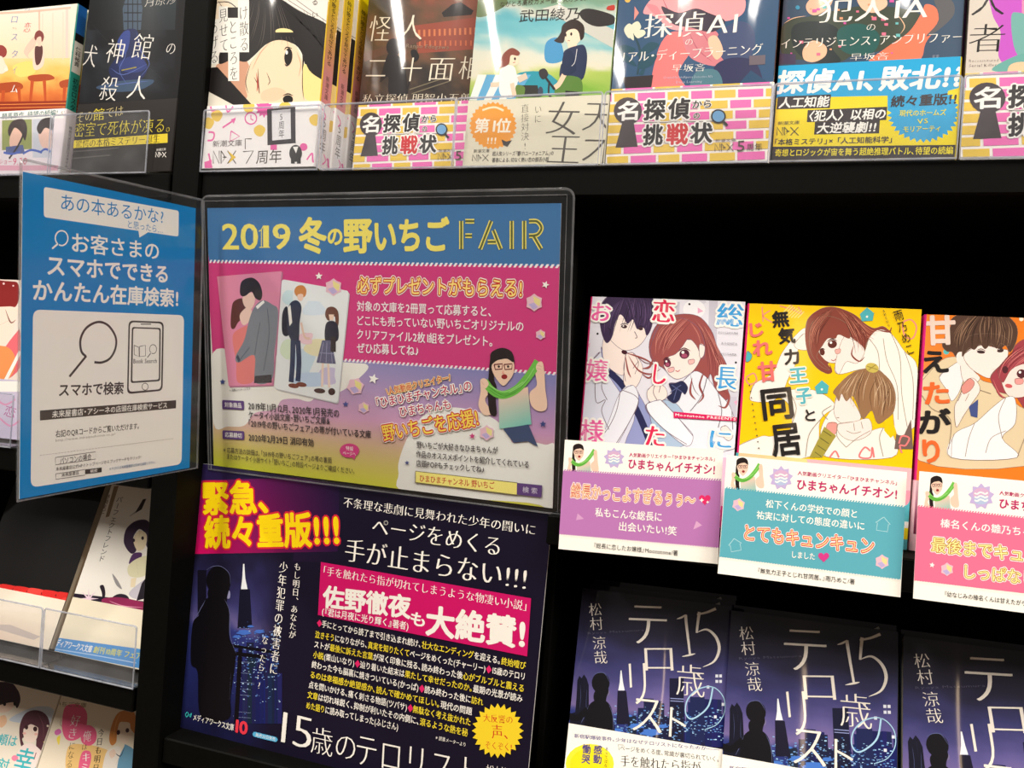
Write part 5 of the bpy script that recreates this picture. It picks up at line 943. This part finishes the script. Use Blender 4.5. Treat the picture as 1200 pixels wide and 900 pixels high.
# purple novel cut by the right edge
pl = Plate((93.6, 536.0, ZT), 0, -3, 0, 104.4, 149); H6 = float(pl.loc(1165, 85)[1]); a = Art(pl, 0, 0, pl.w - .6, bg=(222, 212, 200)); a.v(900, 0, 4)
a.blob((204, 92, 206), "1050,-80 1300,-100 1600,-60 1600,200 1300,200 1200,250 1120,300 1080,260 1090,150 1050,60"); a.blob((120, 180, 174), "1140,80 1180,60 1300,100 1400,260 1240,300 1160,240"); a.blob((110, 176, 168), "1050,330 1120,280 1220,250 1300,300 1200,340"); a.blob((244, 206, 166), "1130,310 1200,290 1300,320 1300,380 1140,380"); a.poly((240, 150, 190), "1190,0 1250,0 1240,90 1190,60")
ch(a, K, '者', 1026, 178, 172, 158, 'm', (), -2); ch(a, K, '人', 1036, 10, 160, 150, 'm', (), -2); a.T((110, 90, 90), "Reconstituted", 942, 286, 1080, 282, 22, 'm'); a.T((110, 90, 90), "Serial Killer", 942, 308, 1072, 304, 22, 'm')
book('purple novel with brick band cut by the right edge of the photo', pl, 15, 'R', a, (150, 90, 150), None, brick_band(pl, pl4, H6, H6 - H4), H6, (252, 246, 238), None, M_GLOSS, GT2)

for x0, x1, lb in ((-434.5, -331, 'portrait novel with the doodle band'), (-328.5, -224.5, 'dark brown mansion novel'), (-223.5, -121, 'riverside novel with the orange seal'), (-119.3, -15, 'pink haired detective novel'), (-14, 88.5, 'slate blue novel with the yellow band'), (90, 194, 'purple novel at the right edge')):
    holder('clear acrylic holder in front of the ' + lb, x0, x1, 146.1, 47.5)
holder('clear acrylic holder in front of the night city novel beside the poster', -124.5, -19.5, -293.7, 40, depth=100); holder('clear acrylic holder under the middle stack of night city novels', -18.5, 84, -293.7, 27, depth=100); holder('clear acrylic holder under the night city novels at the right edge', 85, 189, -293.7, 27, depth=100)

# ------------------------------------------------------------------ left bay, top shelf
GL = 'paperbacks in the left bay'
pl = Plate((-695.0, 530.0, ZT), 0, -3, 0, 105.5, 149); a = Art(pl, 0, 0, pl.w - .6, bg=(240, 228, 210)); a.v(0, 0, 10)
a.grad("-500,100 820,60 820,720 -500,740", [(250, 240, 222), (238, 226, 212), (240, 214, 186), (250, 226, 180)]); a.poly((244, 240, 230), "-500,-100 830,-100 830,90 -500,160"); a.lines((226, 190, 170), 22, "-500,180 300,140 830,90|460,130 462,420", sm=False); a.poly((244, 206, 196), "770,110 800,108 800,740 768,740")
a.field("-500,690 820,680 820,1400 -500,1400", lambda u, w: ramp(w + .4 * (noise(u * 9, w * 6) - .5), (0, (250, 214, 150)), (.3, (246, 196, 100)), (.6, (222, 120, 54)), (1, (176, 66, 26)))); a.blob((252, 220, 120), "150,780 300,720 420,740 400,860 220,900"); a.lines((236, 210, 190), 10, "500,160 500,700|620,150 620,700|740,140 740,700", sm=False)
for q in ("340,890 560,870 640,920 520,950 360,950", "700,960 820,930 820,1010 720,1030", "-100,1000 200,960 260,1040 0,1090"): a.blob((176, 74, 34), q)
for q in ("360,940 340,1200 370,1200 400,950", "500,940 520,1190 545,1190 540,940", "740,1020 730,1230 760,1230 780,1020", "20,1060 10,1240 50,1240 60,1060", "200,1030 220,1220 250,1220 240,1020"): a.poly((196, 82, 36), q)
a.poly((150, 50, 24), "-500,1200 820,1180 820,1300 -500,1330"); a.lines((236, 140, 70), 8, "-200,1230 820,1210|-200,1270 820,1250", sm=False)
a.blob((232, 200, 180), "280,600 400,430 420,520 330,640 360,700"); a.blob((246, 214, 196), "385,700 410,560 440,540 500,545 520,620 510,760 440,820 395,800"); a.blob((90, 50, 48), "412,555 440,540 496,540 500,640 470,740 425,760 408,660"); a.blob((246, 206, 186), "420,440 470,400 500,450 480,500 440,510"); a.blob((130, 58, 54), "404,440 420,380 465,356 508,390 514,450 490,490 480,430 440,440 420,475"); a.poly((246, 206, 186), "450,490 480,490 480,545 448,545")
a.blob((150, 60, 54), "-80,600 -40,540 30,532 78,580 70,650 20,680 -60,680"); a.blob((250, 226, 206), "-60,680 20,660 60,740 90,800 40,860 -60,850"); a.ell((252, 240, 220), 75, 815, 22)
BLt = (130, 150, 200); a.T(BLt, "初", 285, 66, 362, 62, 110, 'm'); a.T((216, 84, 96), "恋", 282, 322, 362, 318, 112, 'm')
for g, y in zip("ロスタイ", (225, 432, 632, 820)): ch(a, BLt, g, 172, y, 70 if g != 'イ' else 46, 90, 'm')
ch(a, (250, 246, 240), 'ム', 170, 1040, 84, 100, 'mb'); a.T((180, 150, 130), "タイム", 150, 330, 196, 330, 24, 'r'); a.T((90, 80, 90), "仁科裕貴", 428, 20, 765, 2, 56, 'r'); a.T((190, 170, 160), "YUUKI NISHINA", 480, 74, 730, 60, 18)
s = spine_art(11, 149, (44, 150, 134)); s.poly((226, 222, 214), "0,118 11,118 11,90 0,90"); s.poly((30, 96, 170), "0,149 11,149 11,122 0,122"); s.poly((24, 22, 26), "0,124 11,124 11,117 0,117"); s.VT(K, "仁科裕貴", 5.5, 113, 5.5, 96, 5.5, 'b'); s.VT((16, 40, 40), "初恋ロスタイム", 6.4, 86, 6.4, 46, 6, 'b')
HL1 = float(pl.loc(40, 129)[1]); b = Art(pl, 0, 0, pl.w - .6, HL1, bg=(236, 226, 232)); b.v(0, 0, 4)
b.poly((250, 248, 244), "-300,520 330,505 330,555 -300,570"); b.T((60, 110, 110), "騎馬原作、待望の続編!", 12, 546, 272, 528, 26, 'b'); b.T((120, 100, 60), "52", 288, 532, 312, 530, 20)
b.poly((150, 160, 90), "12,565 152,560 152,700 12,705"); b.blob((240, 196, 176), "50,640 80,590 105,610 100,670 75,700 50,690"); b.blob((60, 44, 42), "40,610 60,570 110,560 130,600 120,660 100,620 70,600 48,640"); b.poly((80, 96, 150), "30,690 110,680 120,720 30,725"); b.poly((206, 210, 222), "156,560 246,556 246,740 156,740"); b.blob((240, 200, 184), "185,620 240,600 246,690 200,690"); b.blob((50, 40, 40), "175,600 200,560 250,556 250,610 215,600 190,630")
b.line((40, 36, 40), 9, "125,600 90,680 45,745"); b.lines((70, 100, 190), 9, '20,716 60,722 100,712|110,722 150,704 200,716|190,716 215,700 240,712'); b.T((214, 60, 110), "9.20", 64, 758, 128, 756, 40, 'r'); b.T((214, 60, 110), "ロードショー", -60, 760, 58, 758, 24); b.rect((230, 170, 190), -300, 776, 280, 800)
bs = spine_art(11, 50, (232, 224, 226)); bs.VT((80, 76, 90), "映画化決定初恋ロスタイム", 6.4, 44, 6.4, 8, 3.2, 'b')
k8 = book('pastel classroom novel with teal lower spine, front of its pile in the left bay', pl, 11, 'R', a, (60, 150, 136), s, b, HL1, (236, 226, 232), bs, M_GLOSS_FLAT, GL)
dup(k8, 'second copy of the pastel classroom novel peeking out behind the teal spine', (.0030, .0125, .0008), GL)
dup(k8, 'rearmost copy of the pastel classroom novel, mostly hidden beside the black mystery novel', (.0062, .0250, .0016), GL)

pl = Plate((-573.0, 527.5, ZT), -1.5, -2.5, 0, 104.5, 149); a = Art(pl, 0, 0, pl.w - .6, bg=(20, 20, 24)); a.v(0, 0, 4)
a.field("340,-60 840,-60 810,480 300,480", lambda u, w: ramp(noise(u * 5, w * 5), (.2, (16, 16, 20)), (.5, (24, 26, 32)), (.8, (44, 50, 58))))
a.grad("420,-60 830,-60 820,140 420,140", [(24, 30, 34), (52, 66, 72), (40, 46, 52), (22, 24, 28)]); a.poly((66, 84, 104), "575,40 590,-10 630,-30 660,-10 668,40 660,140 580,140"); a.lines((30, 36, 46), 5, "580,20 665,20|580,60 665,60|580,100 665,100|600,-20 600,140|622,-25 622,140|645,-20 645,140", sm=False)
a.blob((30, 40, 84), "510,330 550,260 560,180 590,140 640,140 660,200 680,280 690,330 650,380 560,400"); a.blob((52, 70, 140), "550,200 580,150 610,150 600,230 570,260"); a.blob((44, 58, 120), "560,290 640,260 690,310 640,340 570,330"); a.blob((60, 82, 110), "450,410 560,380 720,375 660,420 540,430"); a.lines((90, 110, 180), 3, "560,180 590,250 560,330 600,400|640,150 660,240 700,300 640,380|520,320 580,350 690,300|470,410 600,390 700,380", taper='m'); a.lines((150, 140, 60), 5, "570,330 640,315", sm=False); a.lines((70, 74, 80), 4, "440,120 500,190|420,100 470,160|690,310 760,370", taper='m')
TG = (240, 236, 230)
for g, x, y, w, h in (('犬', 424, 262, 64, 100), ('神', 541, 240, 82, 110), ('館', 668, 218, 92, 116), ('の', 802, 226, 40, 60), ('殺', 512, 415, 82, 110), ('人', 646, 410, 90, 108)): ch(a, TG, g, x, y, w, h, 'm', (), 3)
a.T((200, 196, 190), "月原渉", 680, 8, 830, -8, 50, 'm')
HL2 = float(pl.loc(150, 119)[1]); b = Art(pl, 0, 0, pl.w - .6, HL2, bg=(40, 36, 34)); b.v(0, 0, 4); GO = (222, 204, 60)
b.T((206, 190, 130), "その", 364, 552, 436, 542, 50, 'm'); b.T(GO, "館", 440, 541, 490, 534, 56, 'mb'); b.T((206, 190, 130), "では", 500, 530, 580, 518, 50, 'm'); b.T(GO, "密室で死体が凍る。", 350, 612, 800, 586, 66, 'm'); b.poly((232, 208, 58), "340,660 788,627 788,670 336,696"); b.T((60, 50, 30), "驚愕の本格ミステリー誕生", 358, 677, 752, 650, 38, 'mb')
b.lines((84, 80, 76), 5, '340,712 450,704 560,694|338,744 430,736 520,728'); nex(b, TG, 732, 714, 782, 738, 3); b.T(TG, "新潮文庫", 736, 704, 780, 700, 12)
book('black mystery novel with gold lettering on its band next to the upright', pl, 13, 'R', a, (24, 24, 28), spine_art(13, 149, (30, 30, 34)), b, HL2, (40, 36, 34), None, M_GLOSS, GL)
holder('clear acrylic holder in front of the pastel classroom novel', -690, -588, 146.1, 49); holder('clear acrylic holder in front of the black mystery novel', -585.5, -487, 146.1, 49)

# ------------------------------------------------------------------ left bay, middle shelf
ZM = -80.5
pl = Plate((-716.0, 545.0, ZM), 0, -6, 0, 104.5, 143); a = Art(pl, 1.2, 0, bg=(240, 226, 216)); a.v(0, 300, 3.214)
a.blob((140, 40, 40), "-200,90 20,94 70,110 60,190 -20,200 -200,260"); a.blob((250, 226, 210), "-200,230 40,190 60,240 20,330 -60,340"); a.lines((110, 40, 40), 4, "20,200 40,250 60,240|0,260 40,240", taper='m'); a.blob((232, 110, 120), "0,380 60,290 76,290 76,420 0,470"); a.blob((240, 150, 90), "-100,360 20,340 60,400 20,470 -100,470"); a.line((252, 246, 240), 14, "20,470 76,360"); a.ell((250, 210, 210), 14, 104, 4); a.ell((250, 210, 210), 50, 112, 3)
b = Art(pl, 1.2, 0, y1=52, bg=(206, 196, 220)); b.v(0, 300, 3.214); b.poly((248, 246, 240), "-300,470 100,472 100,512 -300,508"); b.T((180, 90, 150), "恋", 20, 580, 60, 592, 40, 'r')
b.lines((224, 150, 190), 6, "-20,530 20,560 60,540|0,610 40,640 76,620")
book('red haired heroine novel half hidden by the blue search sign', pl, 14, 'L', a, (180, 60, 70), None, b, 52, (206, 196, 220), None, M_GLOSS_FLAT, GL)
holder('clear acrylic holder in front of the red haired heroine novel', -720, -608, -83.9, 45)

# ------------------------------------------------------------------ left bay, lower shelf
ZL = -254.0
pl = Plate((-566.0, 538.0, ZL), 0, -20, 0, 105, 149); a = Art(pl, 0, 0, pl.w - .6, bg=(242, 238, 230)); a.v(0, 540, 5)
a.poly((150, 130, 104), "668,150 696,146 640,326 618,332"); a.VT((120, 100, 90), "野崎まど", 634, 196, 600, 312, 30, 'b'); a.VT(K, "パーフェクトフレンド", 706, 208, 590, 592, 42, 'r')
PH = (58, 38, 66); a.poly((64, 54, 58), "858,222 838,225 800,290 760,326 830,285"); a.poly((190, 186, 184), "800,290 755,326 790,310"); a.blob((60, 50, 56), "888,165 905,185 900,215 890,200")
a.blob(PH, "725,470 740,400 790,355 850,345 880,370 888,420 890,480 875,520 855,490 860,440 820,400 790,430 780,470 800,520 775,545 745,520"); a.blob((238, 222, 188), "782,460 815,410 858,430 856,490 830,525 800,520"); a.ell((50, 34, 44), 784, 466, 7, 11); a.ell((50, 34, 44), 836, 453, 8, 11); a.lines(PH, 5, "820,400 815,450|840,400 845,440|800,410 790,450", taper='m')
a.blob((84, 50, 100), "755,600 780,545 830,540 820,580 780,600"); a.blob((226, 222, 186), "750,620 800,575 870,560 880,640 830,680 760,675"); a.lines((120, 110, 110), 3, "800,590 810,670|850,580 860,660", taper='m'); a.blob((200, 196, 206), "755,780 800,730 870,690 860,780 800,810"); a.poly((34, 28, 38), "830,720 880,650 880,800 800,820"); a.poly((238, 222, 188), "768,690 800,685 790,740 765,740")
a.blob((150, 146, 148), "658,662 690,700 715,752 680,725"); a.blob((40, 30, 42), "585,735 608,730 618,780 605,820 596,770"); a.blob((44, 32, 46), "660,800 700,780 745,790 755,825 680,830")
a.poly((36, 24, 44), "330,765 900,830 900,1000 330,1000"); a.blob((146, 40, 86), "600,810 700,800 860,835 900,870 900,920 720,880 620,850"); a.lines((226, 150, 180), 5, "640,820 720,850 840,860|660,840 760,880 860,890", taper='m'); a.burst((236, 210, 226), 520, 808, 60, 14, 8)
b = Art(pl, 0, 0, pl.w - .6, 45, bg=(240, 230, 206)); b.v(0, 720, 5); b.poly((84, 150, 214), "295,130 840,205 840,320 290,215"); b.T(W, "メディアワークス文庫", 312, 160, 542, 205, 40, 'b'); b.T((226, 220, 80), "創刊10周年 フェア", 552, 205, 830, 245, 38, 'b'); b.lines((180, 210, 240), 5, '320,202 560,240 800,285')
k9 = book('white novel with black haired girl and feathers leaning beside the upright', pl, 13, 'R', a, (240, 236, 230), spine_art(13, 149, (226, 220, 210)), b, 45, (240, 230, 206), spine_art(13, 45, (240, 230, 206)), M_GLOSS_FLAT, GL)
pq = Plate(pl.o, 0, -20, 0, 105, 149); a2 = Art(pq, 1.2, 0, bg=(196, 186, 170)); a2.rect((212, 140, 50), 0, 0, 105, 118)
book('grey and orange novel showing only a strip behind the white feather novel', pq, 13, 'L', a2, (196, 186, 170), None, mat=M_GLOSS_FLAT, group=GL, dx=-4.5, dy=15.5, dz=5.6)

pl = Plate((-677.5, 538.0, ZL), 0, -20, 0, 105, 149); a = Art(pl, 1.2, 0, bg=(14, 12, 13)); a.v(0, 540, 5)
a.poly((180, 166, 120), "-20,60 50,68 14,262 -20,260"); a.T((210, 206, 200), "2", 38, 168, 66, 166, 52)
for j in range(3):
    for i in range(9):
        x = -340 + i * 84 + j * 30; y = 735 + j * 31 + .17 * x * .8; sh = 18
        a.blob((226, 44, 40) if (i + j) % 3 else (250, 70, 62), [[x + sh, y - 13], [x + 74 + sh, y], [x + 78, y + 15], [x + 68, y + 27], [x + 2, y + 16], [x, y]], 3)
b = Art(pl, 1.2, 0, y1=41, bg=(244, 232, 214)); b.v(0, 720, 5); b.grad("-300,-60 280,0 250,260 -300,200", [(236, 224, 208), (240, 228, 206), (246, 226, 206), (240, 196, 170)]); b.poly((206, 192, 184), "-100,60 60,60 240,130 200,150")
book('glossy black novel with a row of red blocks above its pale band', pl, 13, 'L', a, (16, 14, 15), None, b, 41, (244, 232, 214), None, M_GLOSS, GL)
holder('clear acrylic holder in front of the glossy black novel', -664, -560.5, -260.9, 49, depth=95); holder('clear acrylic holder in front of the white feather novel', -558.5, -464.5, -260.9, 49, depth=95)

# ------------------------------------------------------------------ left bay, bottom shelf
ZB = -435.2
pl = Plate((-596.0, 532.0, ZB), 0, -20, 0, 104, 149); a = Art(pl, 0, 0, pl.w - .6, bg=(240, 228, 206)); a.v(0, 790, 7.5); HP = (240, 104, 146)
a.blob((240, 200, 130), "600,640 760,620 900,650 950,700 850,900 600,900"); a.blob(HP, "560,320 600,270 700,270 760,330 765,420 740,520 660,580 580,570 545,470"); a.blob(HP, "720,470 790,450 845,500 840,590 780,630 715,590"); a.blob(HP, "720,690 790,680 800,760 760,860 690,850"); a.blob((226, 120, 190), "482,500 520,480 540,510 510,535 485,530"); a.blob((250, 226, 90), "500,560 530,540 520,620 505,600")
a.VT(W, "好き", 676, 355, 626, 575, 100, 'm'); a.VT(W, "俺", 770, 490, 764, 600, 84, 'm'); a.VT(K, "になる", 640, 590, 606, 830, 66, 'm'); a.VT(K, "は", 746, 610, 740, 670, 56, 'm'); a.VT(W, "キミを", 764, 684, 720, 960, 90, 'mb'); a.VT(K, "今日も明日も", 892, 480, 826, 940, 66, 'mb'); a.lines((180, 90, 110), 3, "540,400 530,440 545,460")
a.blob((246, 226, 206), "1040,430 1090,400 1150,420 1160,520 1110,610 1060,580 1030,520"); a.blob((214, 140, 74), "960,560 985,440 1030,350 1090,320 1170,325 1200,420 1190,520 1150,480 1140,430 1090,420 1050,430 1030,520 1020,600 980,625"); a.lines((240, 180, 110), 6, "1060,340 1020,430 1000,560|1110,340 1080,400|1150,340 1150,420", taper='m'); a.ell((80, 54, 60), 1041, 512, 16, 22, 10); a.ell((80, 54, 60), 1120, 494, 16, 20, 10)
a.blob((244, 236, 226), "930,700 1000,640 1060,650 1050,800 1000,900 900,900"); a.blob((110, 160, 190), "1040,760 1090,640 1110,620 1200,700 1200,920 1040,920"); a.lines((60, 70, 90), 8, "1010,690 1060,720 1095,640|1020,800 1040,740", taper='m'); a.blob((246, 220, 200), "960,690 1000,660 1020,700 980,740")
a.T((150, 130, 90), "野いちご文庫", 430, 255, 760, 275, 40, 'r')
book('cream novel with pink heart shaped title under the left lower shelf', pl, 13, 'R', a, (240, 228, 206), None, mat=M_GLOSS_FLAT, group=GL)
pl = Plate((-702.5, 532.0, ZB), 0, -20, 0, 105, 149); a = Art(pl, 0, 0, pl.w - .6, bg=(238, 228, 212)); a.v(0, 790, 7.5); TL = (70, 186, 196)
a.blob((200, 210, 224), "300,290 460,300 480,420 380,440 120,420 100,380"); a.blob((64, 46, 56), "-260,100 60,70 150,130 180,220 150,300 120,250 60,260 -40,300 -200,260"); a.blob((244, 214, 196), "-60,300 40,260 120,250 100,310 20,340"); a.ell((50, 36, 40), 40, 262, 14, 18); a.ell((50, 36, 40), 130, 260, 12, 18); a.blob((240, 196, 160), "-40,400 40,360 60,420 10,470")
a.blob((92, 56, 66), "170,520 180,430 220,350 290,318 370,330 425,390 440,500 420,620 370,690 320,640 310,560 200,560 210,620 185,630"); a.blob((250, 228, 214), "205,500 230,440 300,430 335,470 325,560 280,600 220,580"); a.blob((92, 56, 66), "200,480 230,400 310,390 350,480 320,460 270,440 225,470"); a.ell((70, 44, 46), 233, 467, 15, 20); a.ell((70, 44, 46), 310, 482, 18, 22); a.ell((248, 190, 180), 215, 520, 16, 10); a.ell((248, 190, 180), 318, 528, 16, 10); a.lines((130, 86, 92), 5, "270,340 220,430|330,340 380,450 380,580|370,350 420,470", taper='m')
a.blob((248, 230, 224), "170,660 240,610 300,620 380,700 420,830 140,830"); a.line((150, 50, 60), 8, "318,690 300,750"); a.star((248, 220, 120), 398, 600, 22); a.ell((250, 240, 220), 420, 455, 10)
a.T(TL, "頬は", -10, 570, 150, 590, 90, 'b'); a.ell((240, 140, 170), 132, 738, 30, 26); a.T(TL, "幸", 140, 740, 290, 770, 190, 'b'); a.T(TL, "対", -10, 780, 80, 800, 90, 'b'); a.T(TL, "るめ", 310, 810, 440, 830, 80, 'b')
book('cream novel with teal lettering and brown haired girl at the lower left corner', pl, 13, 'R', a, (238, 228, 212), None, mat=M_GLOSS_FLAT, group=GL)
